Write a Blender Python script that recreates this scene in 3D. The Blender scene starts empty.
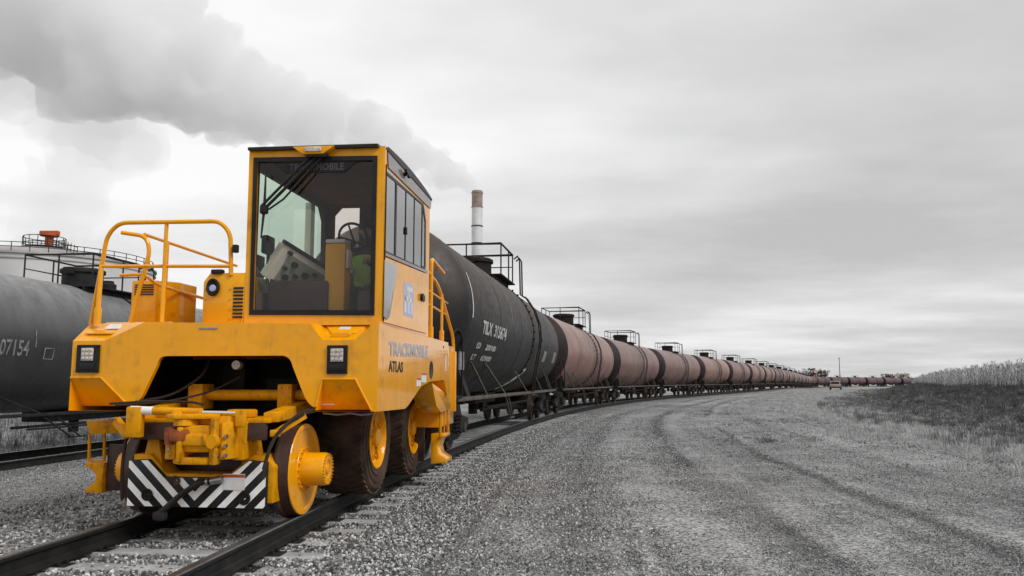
import bpy, bmesh, math, random
import numpy as np
from mathutils import Vector, Matrix
from mathutils.geometry import tessellate_polygon
random.seed(7); RNG = np.random.default_rng(7)
SC = bpy.context.scene
COL = SC.collection
PI = math.pi
# ------------------------------------------------------------------ camera
HC = 1.45
cd = bpy.data.cameras.new('camera'); cam = bpy.data.objects.new('camera', cd); COL.objects.link(cam)
cd.sensor_width = 36; cd.lens = 800/1024*36; cd.clip_start = .05; cd.clip_end = 9000
cam.location = (0, 0, HC); cam.rotation_euler = (PI/2 + math.atan(94/800), 0, 0)
SC.camera = cam
# ------------------------------------------------------------------ render settings, sun, sky
SC.view_settings.view_transform = 'Standard'; SC.view_settings.look = 'None'
SC.view_settings.exposure = 0.38; SC.view_settings.gamma = 1
SC.cycles.volume_bounces = 16; SC.cycles.max_bounces = 16; SC.cycles.transparent_max_bounces = 16
SC.cycles.use_denoising = True
SUN_EL, SUN_AZ = math.radians(43), math.radians(122)     # azimuth clockwise from +Y
sd = Vector((math.sin(SUN_AZ)*math.cos(SUN_EL), math.cos(SUN_AZ)*math.cos(SUN_EL), math.sin(SUN_EL)))
sl = bpy.data.lights.new('sun', 'SUN'); sl.energy = 1.6; sl.angle = math.radians(24); sl.color = (1, .985, .965)
sun = bpy.data.objects.new('sun', sl); COL.objects.link(sun); sun.rotation_euler = (-sd).to_track_quat('-Z', 'Y').to_euler()
W = bpy.data.worlds.new('World'); SC.world = W; W.use_nodes = True
def sky():
    nt = W.node_tree; N = nt.nodes; L = nt.links
    for n in list(N): N.remove(n)
    out = N.new('ShaderNodeOutputWorld')
    tc = N.new('ShaderNodeTexCoord')
    st = N.new('ShaderNodeTexSky'); st.sky_type = 'NISHITA'; st.sun_disc = False
    st.sun_elevation = SUN_EL; st.sun_rotation = SUN_AZ
    bg1 = N.new('ShaderNodeBackground'); bg1.inputs['Strength'].default_value = .06
    bw = N.new('ShaderNodeHueSaturation'); bw.inputs['Saturation'].default_value = .08
    L.new(st.outputs[0], bw.inputs['Color']); L.new(bw.outputs[0], bg1.inputs['Color'])
    # cloud layer: project the direction on a flat ceiling so that bands close up towards the horizon
    sep = N.new('ShaderNodeSeparateXYZ'); L.new(tc.outputs['Generated'], sep.inputs[0])
    def m(op, a, b=None, c=None):
        n = N.new('ShaderNodeMath'); n.operation = op
        for i, v in enumerate((a, b, c)):
            if v is None: continue
            if isinstance(v, (int, float)): n.inputs[i].default_value = v
            else: L.new(v, n.inputs[i])
        return n.outputs[0]
    z = m('ADD', m('MAXIMUM', sep.outputs[2], 0.0), .085)
    cx = m('DIVIDE', sep.outputs[0], z); cy = m('DIVIDE', sep.outputs[1], z)
    cmb = N.new('ShaderNodeCombineXYZ'); L.new(cx, cmb.inputs[0]); L.new(cy, cmb.inputs[1]); cmb.inputs[2].default_value = 3.7
    def noise(scale, det, sx, sy, off):
        mp = N.new('ShaderNodeMapping'); mp.inputs['Scale'].default_value = (sx, sy, 1); mp.inputs['Location'].default_value = off
        L.new(cmb.outputs[0], mp.inputs[0])
        t = N.new('ShaderNodeTexNoise'); t.inputs['Scale'].default_value = scale; t.inputs['Detail'].default_value = det
        t.inputs['Roughness'].default_value = .55
        L.new(mp.outputs[0], t.inputs['Vector']); return t.outputs[0]
    a = noise(.42, 5, .8, 1.0, (2.3, .4, 0)); b = noise(1.6, 8, .6, .8, (5, 1, 0))
    mixv = m('ADD', m('MULTIPLY', a, .74), m('MULTIPLY', b, .26))
    # the thicker deck lies to the right
    mixv = m('ADD', mixv, m('MULTIPLY', m('MULTIPLY', sep.outputs[0], -.14), 1))
    r = N.new('ShaderNodeValToRGB'); L.new(mixv, r.inputs[0])
    e = r.color_ramp.elements
    e[0].position = .30; e[0].color = (.43, .43, .436, 1)
    e[1].position = .64; e[1].color = (.80, .80, .80, 1)
    k = e.new(.45); k.color = (.56, .56, .563, 1)
    bg2 = N.new('ShaderNodeBackground'); L.new(r.outputs[0], bg2.inputs['Color']); bg2.inputs['Strength'].default_value = 1.0
    mx = N.new('ShaderNodeMixShader'); mx.inputs[0].default_value = .9
    L.new(bg1.outputs[0], mx.inputs[1]); L.new(bg2.outputs[0], mx.inputs[2]); L.new(mx.outputs[0], out.inputs['Surface'])
sky()

# ------------------------------------------------------------------ materials
MATS = {}
class NT:
    def __init__(s, name):
        s.m = bpy.data.materials.new(name); s.m.use_nodes = True
        s.N = s.m.node_tree.nodes; s.L = s.m.node_tree.links
        s.bsdf = s.N['Principled BSDF']; s.out = s.N['Material Output']; MATS[name] = s.m
        s._c = None
    def coords(s, rand=False, kind='Object'):
        tc = s.N.new('ShaderNodeTexCoord')
        if not rand: return tc.outputs[kind]
        oi = s.N.new('ShaderNodeObjectInfo'); v = s.N.new('ShaderNodeVectorMath'); v.operation = 'MULTIPLY_ADD'
        s.L.new(oi.outputs['Random'], v.inputs[0]); v.inputs[1].default_value = (37, 53, 71); s.L.new(tc.outputs[kind], v.inputs[2])
        return v.outputs[0]
    def noise(s, co, scale, det=4, stretch=(1, 1, 1), rough=.55):
        mp = s.N.new('ShaderNodeMapping'); mp.inputs['Scale'].default_value = stretch; s.L.new(co, mp.inputs[0])
        t = s.N.new('ShaderNodeTexNoise'); t.inputs['Scale'].default_value = scale; t.inputs['Detail'].default_value = det; t.inputs['Roughness'].default_value = rough
        s.L.new(mp.outputs[0], t.inputs['Vector']); return t.outputs[0]
    def ramp(s, v, *stops):
        r = s.N.new('ShaderNodeValToRGB'); s.L.new(v, r.inputs[0]); e = r.color_ramp.elements
        while len(e) < len(stops): e.new(.5)
        for el, (p, c) in zip(e, stops):
            el.position = p; el.color = (c, c, c, 1) if isinstance(c, (int, float)) else (*c, 1)
        return r.outputs[0]
    def mix(s, f, a, b, mode='MIX'):
        n = s.N.new('ShaderNodeMix'); n.data_type = 'RGBA'; n.blend_type = mode
        for sock, v in ((n.inputs[0], f), (n.inputs[6], a), (n.inputs[7], b)):
            if isinstance(v, (int, float)): sock.default_value = v
            elif isinstance(v, tuple): sock.default_value = (*v, 1)
            else: s.L.new(v, sock)
        return n.outputs[2]
    def math(s, op, a, b):
        n = s.N.new('ShaderNodeMath'); n.operation = op
        for i, v in enumerate((a, b)):
            if isinstance(v, (int, float)): n.inputs[i].default_value = v
            else: s.L.new(v, n.inputs[i])
        return n.outputs[0]
    def bump(s, h, strength=.3, dist=.02):
        b = s.N.new('ShaderNodeBump'); b.inputs['Strength'].default_value = strength; b.inputs['Distance'].default_value = dist
        s.L.new(h, b.inputs['Height']); s.L.new(b.outputs[0], s.bsdf.inputs['Normal'])
    def set(s, **k):
        for n, v in k.items():
            sock = s.bsdf.inputs[{'color': 'Base Color', 'rough': 'Roughness', 'metal': 'Metallic', 'coat': 'Coat Weight', 'coatr': 'Coat Roughness', 'spec': 'Specular IOR Level', 'ior': 'IOR'}.get(n, n)]
            if isinstance(v, (int, float)): sock.default_value = v
            elif isinstance(v, tuple): sock.default_value = (*v, 1)
            else: s.L.new(v, sock)
def simple(name, c1, c2=None, scale=6, rough=.6, metal=0, bump=0, bscale=40, bdist=.01, rand=False, **k):
    t = NT(name); co = t.coords(rand)
    if c2: t.set(color=t.ramp(t.noise(co, scale, 5), (.35, c1), (.65, c2)))
    else: t.set(color=c1)
    t.set(rough=rough, metal=metal, **{'spec': .22, **k})
    if bump: t.bump(t.noise(co, bscale, 4), bump, bdist)
    return t.m
def yellow_paint(name, base, dirt, amount, rough, coat):
    t = NT(name); co = t.coords()
    big = t.noise(co, 1.3, 5); fine = t.noise(co, 9, 6); streak = t.noise(co, 3.2, 5, (4, 4, .35))
    c = t.mix(t.ramp(big, (.3, 0.), (.7, 1.)), base, tuple(x*.86 for x in base))
    d = t.math('MULTIPLY', t.ramp(fine, (.46, 0.), (.72, 1.)), t.ramp(streak, (.42, 0.), (.66, 1.)))
    if amount > .5: d = t.math('ADD', t.math('MULTIPLY', d, .8), t.math('MULTIPLY', t.ramp(t.noise(co, 7, 8, rough=.75), (.50, 0.), (.70, 1.)), .42))
    c = t.mix(t.math('MULTIPLY', d, amount), c, dirt)
    t.set(color=c, rough=t.ramp(fine, (.3, rough), (.7, rough+.15)), coat=coat, coatr=.05, spec=.08)
    t.bsdf.inputs['Coat IOR'].default_value = 1.38
    return t.m
M_Y = yellow_paint('yellow_paint', (.95, .405, .001), (.30, .14, .02), .5, .28, .9)
M_YD = yellow_paint('dirty_yellow_paint', (.80, .34, .003), (.035, .020, .012), 1.0, .42, .2)
M_BROWN = simple('brown_primer', (.045, .026, .021), (.085, .046, .034), 5, .33)
M_DARK = simple('dark_machinery', (.008, .006, .005), (.018, .013, .010), 7, .6, bump=.2)
M_BLACK = simple('black_trim', (.012, .012, .013), (.02, .02, .02), 8, .4)
M_RUBBER = simple('tyre_rubber', (.030, .018, .013), (.11, .066, .048), 3, .8, bump=.3, bscale=30)
M_HOSE = simple('hose_rubber', (.02, .014, .012), (.035, .024, .02), 8, .5)
M_CHROME = simple('chrome', (.75, .75, .76), None, rough=.18, metal=1)
M_STEEL = simple('worn_steel', (.30, .29, .28), (.42, .41, .40), 14, .35, .9)
M_WHITE = simple('white_paint', (.80, .79, .77), (.62, .60, .58), 7, .5)
M_CHIP = simple('chipped_white_paint', (.93, .92, .90), (.82, .79, .75), 9, .5)
M_RED = simple('orange_red_paint', (.50, .10, .03), (.35, .08, .03), 10, .55)
M_KNUCK = simple('rusty_orange_paint', (.36, .09, .02), (.16, .05, .02), 12, .5)
M_YDIM = simple('dimmed_yellow_panel', (.50, .28, .015), (.44, .24, .015), 3, .45)  # yellow column paint, darkened in the colour for the tinted windshield
M_GREYPANEL = simple('grey_panel', (.42, .42, .43), (.36, .36, .37), 3, .35, coat=.4)
M_ROOFSIDE = simple('brown_grey_trim', (.19, .155, .15), (.23, .19, .18), 4, .3, coat=.6)
M_TEXTGREY = simple('grey_lettering', (.42, .42, .45), None, rough=.4)
M_TEXTSTRIP = simple('dim_strip_lettering', (.10, .09, .095), None, rough=.4)
M_TEXTBLACK = simple('black_lettering', (.02, .02, .02), None, rough=.4)
M_TEXTWHITE = simple('white_lettering', (.78, .78, .77), (.55, .55, .54), 6, .6)
M_TEXTCAR = simple('weathered_white_lettering', (.58, .58, .57), (.30, .30, .295), 9, .6)
M_TEXTDIM = simple('faded_lettering', (.30, .30, .30), (.14, .14, .14), 7, .6)
M_BLUE = simple('pale_blue_logo', (.44, .47, .68), None, rough=.4)
M_LENS = simple('lamp_lens', (.75, .68, .62), (.35, .3, .28), 60, .15, coat=1.)
M_UPH = simple('dark_upholstery', (.035, .025, .025), (.05, .036, .034), 5, .75)
M_CABIN = simple('cabin_lining', (.10, .064, .058), (.12, .08, .07), 4, .8)
M_CONSOLE = simple('pale_console', (.82, .84, .78), (.70, .73, .67), 5, .5)
M_SCREEN = simple('grey_green_panel', (.25, .32, .26), (.3, .36, .3), 5, .4)
M_VEST = simple('hi_vis_vest', (.30, .42, .07), (.22, .33, .05), 9, .8)
M_SKIN = simple('skin', (.30, .17, .12), None, rough=.6)
M_CLOTH = simple('dark_clothing', (.03, .03, .035), (.045, .045, .05), 9, .9)
M_TIE = simple('weathered_wood', (.24, .24, .24), (.42, .42, .415), 3, .9, bump=.6, bscale=18, bdist=.02, rand=True)
def glass(name, tint, ior=1.5, rough=.02):
    t = NT(name); N, L = t.N, t.L
    tr = N.new('ShaderNodeBsdfTransparent'); tr.inputs[0].default_value = (*tint, 1)
    gl = N.new('ShaderNodeBsdfGlossy'); gl.inputs['Roughness'].default_value = rough; gl.inputs[0].default_value = (1, 1, 1, 1)
    fr = N.new('ShaderNodeFresnel'); fr.inputs[0].default_value = ior
    mx = N.new('ShaderNodeMixShader'); ge = N.new('ShaderNodeNewGeometry'); L.new(t.math('MULTIPLY', fr.outputs[0], t.math('SUBTRACT', 1.0, ge.outputs['Backfacing'])), mx.inputs[0]); L.new(tr.outputs[0], mx.inputs[1]); L.new(gl.outputs[0], mx.inputs[2])
    L.new(mx.outputs[0], t.out.inputs['Surface']); N.remove(t.bsdf); return t.m
M_GLASS = glass('windshield_glass', (.92, .90, .88), 1.42)
M_GLASSG = glass('green_tinted_glass', (.80, .92, .85), 1.4)
M_GLASSS = glass('side_glass', (.60, .61, .60), 12.0)
def tank_mat(name, base, lo, hi, rustc, rustamt, dust_sheen, dust_sheen_amt, rough=.55, vary=False):
    t = NT(name); co = t.coords(True); oc = t.coords(False)
    big = t.noise(co, .55, 5); streak = t.noise(co, 1.6, 6, (3, 3, .16)); fine = t.noise(co, 7, 6); mid = t.noise(co, 1.7, 6)
    c = t.ramp(big, (.3, lo), (.5, base), (.7, hi))
    c = t.mix(t.math('MULTIPLY', t.ramp(streak, (.45, 0.), (.7, 1.)), .4), c, lo)
    r = t.math('MULTIPLY', t.ramp(mid, (.52, 0.), (.68, 1.)), t.ramp(fine, (.40, 0.), (.62, 1.)))
    c = t.mix(t.math('MULTIPLY', r, rustamt), c, rustc)
    sp = t.N.new('ShaderNodeSeparateXYZ'); t.L.new(oc, sp.inputs[0])
    top = t.N.new('ShaderNodeMapRange'); top.inputs[1].default_value = 2.5; top.inputs[2].default_value = 4.0; t.L.new(sp.outputs[2], top.inputs[0])
    d = t.math('MULTIPLY', t.math('MULTIPLY', top.outputs[0], t.ramp(streak, (.25, .35), (.7, 1.))), dust_sheen_amt)  # settled dust towards the top, with the sky's sheen painted in
    c = t.mix(d, c, dust_sheen)
    if vary:
        ys = t.N.new('ShaderNodeMath'); ys.operation = 'ABSOLUTE'; t.L.new(sp.outputs[1], ys.inputs[0])
        near = t.ramp(t.math('DIVIDE', ys.outputs[0], 2.2), (.15, 1.), (.75, 0.))
        run = t.ramp(t.noise(co, 2.6, 5, (.3, 3.2, .12), .6), (.46, 0.), (.60, 1.))
        c = t.mix(t.math('MULTIPLY', t.math('MULTIPLY', near, run), .75), c, (.035, .022, .02))        # spill runs below the dome
        oi = t.N.new('ShaderNodeObjectInfo'); c = t.mix(1., c, t.ramp(oi.outputs['Random'], (0, (.72, .70, .72)), (.4, (1, .97, .95)), (.7, (.9, .95, .98)), (1, (1.25, 1.22, 1.2))), 'MULTIPLY')
    t.set(color=c, rough=t.ramp(fine, (.3, rough-.08), (.7, rough+.15)), spec=.38)
    t.bump(t.noise(co, .8, 3), .08, .05)
    return t.m
M_TANK = tank_mat('rust_brown_tank', (.178, .097, .083), (.095, .052, .045), (.25, .150, .132), (.36, .14, .045), .8, (.36, .285, .265), .65, .38, True)
M_TANKF = tank_mat('shaded_purplish_tank', (.12, .074, .085), (.08, .05, .058), (.16, .10, .11), (.2, .09, .05), .4, (.16, .11, .12), .4)  # darker copy for the far cars, their shading put into the colour
M_HEAD = simple('shaded_tank_head', (.022, .015, .016), (.040, .027, .027), 1.4, .65, rand=True)  # shade of the gaps between cars painted into the heads, over some grime
M_TANKB = tank_mat('black_tank', (.013, .0125, .0125), (.008, .008, .008), (.020, .018, .018), (.09, .055, .035), .4, (.20, .145, .115), .45, .5)
M_TANKG = tank_mat('dark_grey_tank', (.050, .050, .051), (.035, .035, .035), (.075, .075, .075), (.08, .078, .075), .4, (.34, .34, .34), .75, .36)
M_UNDER = simple('black_underframe', (.010, .009, .0085), (.024, .019, .017), 5, .7, rand=True)
M_UNDERG = simple('grey_black_underframe', (.014, .014, .014), (.03, .03, .03), 5, .7, rand=True)
M_RUSTF = simple('rusty_underframe', (.055, .028, .02), (.12, .06, .04), 6, .75, rand=True)
M_SILL = simple('dusty_sill', (.13, .11, .10), (.07, .058, .052), 4, .7, rand=True)
M_WHEEL = simple('rusty_wheel', (.05, .04, .035), (.09, .07, .06), 6, .55, .3)
M_RAIL = simple('rail_steel_side', (.014, .014, .014), (.028, .027, .026), 5, .65, .2)
M_RAILTOP = simple('rail_running_surface', (.16, .16, .16), (.26, .26, .26), 8, .34, .9)

# ------------------------------------------------------------------ object helpers
def tag(o, label=None, cat=None, group=None, kind=None):
    if label: o['label'] = label
    if cat: o['category'] = cat
    if group: o['group'] = group
    if kind: o['kind'] = kind
    return o
def empty(name, loc=(0, 0, 0), rz=0, **k):
    o = bpy.data.objects.new(name, None); COL.objects.link(o); o.location = loc; o.rotation_euler = (0, 0, rz); o.empty_display_size = .3
    return tag(o, **k)
class MB:
    """collects shapes and links them as one mesh object"""
    def __init__(s): s.b = bmesh.new()
    def box(s, x0, x1, y0, y1, z0, z1, bev=0, rot=None, mi=0):
        t = bmesh.new(); bmesh.ops.create_cube(t, size=1)
        bmesh.ops.scale(t, vec=(abs(x1-x0), abs(y1-y0), abs(z1-z0)), verts=t.verts)
        if bev: bmesh.ops.bevel(t, geom=t.edges[:], offset=bev, segments=2, affect='EDGES', profile=.5)
        if rot is not None: bmesh.ops.transform(t, matrix=rot, verts=t.verts)
        bmesh.ops.translate(t, vec=((x0+x1)/2, (y0+y1)/2, (z0+z1)/2), verts=t.verts)
        return s.merge(t, mi)
    def merge(s, t, mi=0):
        for f in t.faces: f.material_index = mi
        me = bpy.data.meshes.new('tmp'); t.to_mesh(me); t.free(); s.b.from_mesh(me); bpy.data.meshes.remove(me); return s
    def face(s, *pts):
        s.b.faces.new([s.b.verts.new(p) for p in pts]); return s
    def prism(s, poly, axis, a0, a1, bev=0, mi=0):
        """poly in the other two axes (x: y,z  y: x,z  z: x,y)"""
        t = bmesh.new()
        def P(u, v, a): return {'x': (a, u, v), 'y': (u, a, v), 'z': (u, v, a)}[axis]
        A = [t.verts.new(P(u, v, a0)) for u, v in poly]; B = [t.verts.new(P(u, v, a1)) for u, v in poly]
        n = len(poly)
        for i in range(n): t.faces.new((A[i], A[(i+1) % n], B[(i+1) % n], B[i]))
        tri = tessellate_polygon([[Vector((u, v, 0)) for u, v in poly]])
        if n <= 4: t.faces.new(A[::-1]); t.faces.new(B)
        else:
            for a, b, c in tri: t.faces.new((A[a], A[b], A[c])); t.faces.new((B[c], B[b], B[a]))
        bmesh.ops.recalc_face_normals(t, faces=t.faces)
        if bev:
            bmesh.ops.dissolve_limit(t, angle_limit=.01, verts=t.verts[:], edges=t.edges[:])
            bmesh.ops.bevel(t, geom=t.edges[:], offset=bev, segments=2, affect='EDGES', profile=.5)
        return s.merge(t, mi)
    def tube(s, pts, r, n=8, closed=False):
        pts = [Vector(p) for p in pts]; t = bmesh.new(); rings = []; m = len(pts)
        up = None
        for i, p in enumerate(pts):
            a = pts[(i-1) % m] if (i or closed) else p; c = pts[(i+1) % m] if (i < m-1 or closed) else p
            d = (c-a).normalized()
            if up is None: up = d.orthogonal().normalized()
            else:
                up = (up - d*up.dot(d)); up = up.normalized() if up.length > 1e-4 else d.orthogonal().normalized()
            w = d.cross(up)
            k = 1.0
            if 0 < i < m-1:
                ca = (p-a).normalized().dot((c-p).normalized()); k = 1/max(.6, math.sqrt((1+ca)/2))
            rr = r[i] if isinstance(r, (list, tuple)) else r
            rings.append([t.verts.new(p + (up*math.cos(2*PI*j/n) + w*math.sin(2*PI*j/n))*rr*k) for j in range(n)])
        for i in range(m if closed else m-1):
            A, B = rings[i], rings[(i+1) % m]
            for j in range(n): t.faces.new((A[j], A[(j+1) % n], B[(j+1) % n], B[j]))
        if not closed: t.faces.new(rings[0][::-1]); t.faces.new(rings[-1])
        bmesh.ops.recalc_face_normals(t, faces=t.faces)
        return s.merge(t)
    def cyl(s, p0, p1, r, n=14): return s.tube([p0, p1], r, n)
    def bar(s, p0, p1, w, h):
        p0, p1 = Vector(p0), Vector(p1); d = p1-p0
        q = d.to_track_quat('Y', 'Z').to_matrix().to_4x4()
        t = bmesh.new(); bmesh.ops.create_cube(t, size=1); bmesh.ops.scale(t, vec=(w, d.length, h), verts=t.verts)
        bmesh.ops.transform(t, matrix=Matrix.Translation((p0+p1)/2) @ q, verts=t.verts); return s.merge(t)
    def lathe(s, prof, axis='y', o=(0, 0, 0), n=32, cap=True):
        """prof: list of (a along axis, r)"""
        t = bmesh.new(); rings = []
        def P(a, r, th):
            c, d = r*math.cos(th), r*math.sin(th)
            v = {'x': (a, c, d), 'y': (c, a, d), 'z': (c, d, a)}[axis]
            return Vector(v) + Vector(o)
        for a, r in prof: rings.append([t.verts.new(P(a, max(r, 1e-4), 2*PI*j/n)) for j in range(n)])
        for A, B in zip(rings, rings[1:]):
            for j in range(n): t.faces.new((A[j], A[(j+1) % n], B[(j+1) % n], B[j]))
        if cap: t.faces.new(rings[0][::-1]); t.faces.new(rings[-1])
        bmesh.ops.recalc_face_normals(t, faces=t.faces)
        return s.merge(t)
    def mesh(s, name, mats, ang=32):
        me = bpy.data.meshes.new(name); s.b.to_mesh(me); s.b.free()
        for p in me.polygons: p.use_smooth = True
        me.set_sharp_from_angle(angle=math.radians(ang))
        for m in (mats if isinstance(mats, (list, tuple)) else [mats]): me.materials.append(m)
        return me
    def build(s, name, mats, parent=None, ang=32, **k):
        o = bpy.data.objects.new(name, s.mesh(name, mats, ang)); COL.objects.link(o)
        if parent: o.parent = parent
        return tag(o, **k)
def inst(name, me, parent=None, loc=(0, 0, 0), rz=0):
    o = bpy.data.objects.new(name, me); COL.objects.link(o); o.parent = parent; o.location = loc; o.rotation_euler = (0, 0, rz); return o
KIDS = {}
def copy_tree(o, parent=None):
    c = o.copy(); COL.objects.link(c)
    if parent: c.parent = parent
    for ch in list(o.children): copy_tree(ch, c)
    return c
def arc(p, q, c, n=6):
    """rounded corner: quadratic from p to q with control c"""
    p, q, c = Vector(p), Vector(q), Vector(c)
    return [tuple(p*(1-t)**2 + c*2*t*(1-t) + q*t*t) for t in [i/n for i in range(n+1)]]
def rounded(pts, r, n=5):
    pts = [Vector(p) for p in pts]; out = [tuple(pts[0])]
    for a, b, c in zip(pts, pts[1:], pts[2:]):
        d1, d2 = (a-b), (c-b); k = min(r, d1.length*.49, d2.length*.49)
        out += arc(b+d1.normalized()*k, b+d2.normalized()*k, b, n)
    return out + [tuple(pts[-1])]
def text_mesh(s, size, ext=.002, bold=0, spacing=1.0, width=1.0):
    cu = bpy.data.curves.new('t', 'FONT'); cu.body = s; cu.size = size; cu.extrude = ext; cu.offset = bold; cu.space_character = spacing; cu.resolution_u = 2
    o = bpy.data.objects.new('t', cu); COL.objects.link(o)
    bpy.context.view_layer.update()
    me = bpy.data.meshes.new_from_object(o.evaluated_get(bpy.context.evaluated_depsgraph_get()))
    bpy.data.objects.remove(o); bpy.data.curves.remove(cu)
    for v in me.vertices: v.co.x *= width
    return me
def place_text(name, s, size, fn, mat, parent, fit=None, **k):
    """fn maps (u, v, w) of the flat lettering to a point; fit stretches to a width"""
    me = text_mesh(s, size, **k)
    if fit:
        w = max(v.co.x for v in me.vertices)
        for v in me.vertices: v.co.x *= fit/w
    for v in me.vertices: v.co = fn(*v.co)
    me.materials.clear(); me.materials.append(mat); me.name = name
    o = bpy.data.objects.new(name, me); COL.objects.link(o); o.parent = parent; return o

# ------------------------------------------------------------------ the line of the track
def curv(s):
    if s < 68: return .28
    if s < 105: return 0
    if s < 145: return -.03
    if s < 318: return 0
    if s < 343: return .8
    return .1
def make_track():
    ds = .25; pts = [(0, -2.80, 7.5, 5.0)]
    s, X, Y, h = pts[0]
    while s < 620:
        X += ds*math.sin(math.radians(h)); Y += ds*math.cos(math.radians(h)); h += ds*curv(s); s += ds; pts.append((s, X, Y, h))
    s, X, Y, h = pts[0]; back = []
    while s > -14:
        h -= ds*.28; X -= ds*math.sin(math.radians(h)); Y -= ds*math.cos(math.radians(h)); s -= ds; back.append((s, X, Y, h))
    return np.array(back[::-1] + pts)
TR = make_track()
def at(s): return [float(np.interp(s, TR[:, 0], TR[:, i])) for i in (1, 2, 3)]
def smooth(a, b, x): t = np.clip((np.asarray(x, float)-a)/(b-a), 0, 1); return t*t*(3-2*t)
def base_z(s): return -.7*smooth(170, 310, s)
def off(s, o):
    s = np.asarray(s, float); o = np.asarray(o, float)
    h = np.radians(np.interp(s, TR[:, 0], TR[:, 3]))
    return np.interp(s, TR[:, 0], TR[:, 1]) + o*np.cos(h), np.interp(s, TR[:, 0], TR[:, 2]) - o*np.sin(h)
def so(X, Y):
    """along-track distance and offset to the right of every point"""
    X = np.asarray(X, float).ravel(); Y = np.asarray(Y, float).ravel(); S = np.empty_like(X); O = np.empty_like(X)
    T = TR[::4]; hx = np.sin(np.radians(T[:, 3])); hy = np.cos(np.radians(T[:, 3]))
    for i in range(0, len(X), 20000):
        x, y = X[i:i+20000], Y[i:i+20000]
        d = (x[:, None]-T[None, :, 1])**2 + (y[:, None]-T[None, :, 2])**2; k = d.argmin(1)
        dx, dy = x-T[k, 1], y-T[k, 2]; along = dx*hx[k] + dy*hy[k]
        S[i:i+20000] = T[k, 0] + along; O[i:i+20000] = dx*hy[k] - dy*hx[k]
    return S, O
def vnoise(x, y, seed=0):
    """cheap value noise"""
    x = np.asarray(x, float); y = np.asarray(y, float); xi = np.floor(x).astype(np.int64); yi = np.floor(y).astype(np.int64); fx = x-xi; fy = y-yi
    fx = fx*fx*(3-2*fx); fy = fy*fy*(3-2*fy)
    def h(a, b):
        n = (a*374761393 + b*668265263 + seed*1442695041) & 0x7fffffff; n = ((n ^ (n >> 13))*1274126177) & 0x7fffffff
        return ((n ^ (n >> 16)) & 0xffff)/65535.
    return (h(xi, yi)*(1-fx)+h(xi+1, yi)*fx)*(1-fy) + (h(xi, yi+1)*(1-fx)+h(xi+1, yi+1)*fx)*fy
def terrain(X, Y, S, O):
    z = base_z(S)
    z = z - .38*smooth(-4.2, -8.0, O) if False else z - .38*(1-smooth(-8.0, -4.2, O))
    fade = smooth(-30, -5, S)*(1-smooth(120, 190, S))
    toe = 13.9 + 1.2*(vnoise(S*.07, S*0, 5)-.5) + .03*S
    z = z + fade*(1.3*smooth(0, 7.0, O-toe) + .016*np.clip(O-toe-6, 0, 60))
    z = z + fade*smooth(0, 3, O-toe)*(.35*(vnoise(X*.35, Y*.35, 9)-.5) + .25*(vnoise(O*1.1, S*.12, 19)-.5))*(1-smooth(5, 7, O-toe))
    z = z + .05*(vnoise(X*.5, Y*.5, 2)-.5)*smooth(9.5, 12, O)
    return z, toe, fade
def zground(X, Y):
    S, O = so(X, Y); return terrain(np.asarray(X, float).ravel(), np.asarray(Y, float).ravel(), S, O)[0]

def mesh_from(name, V, F, mat, smoothed=True, kind=None, attrs=None, parent=None, **k):
    me = bpy.data.meshes.new(name); me.from_pydata(V, [], F); me.update()
    if smoothed: me.polygons.foreach_set('use_smooth', np.ones(len(F), bool))
    for an, av in (attrs or {}).items():
        a = me.attributes.new(an, 'FLOAT', 'POINT'); a.data.foreach_set('value', np.asarray(av, np.float32))
    for m in (mat if isinstance(mat, list) else [mat]): me.materials.append(m)
    o = bpy.data.objects.new(name, me); COL.objects.link(o)
    if parent: o.parent = parent
    return tag(o, kind=kind, **k)
def gridfaces(nu, nv, wrap=False):
    i = np.arange(nu-1)[:, None]; j = np.arange(nv if wrap else nv-1)[None, :]; j2 = (j+1) % nv
    return np.stack([i*nv+j, (i+1)*nv+j, (i+1)*nv+j2, i*nv+j2], -1).reshape(-1, 4).tolist()

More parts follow.
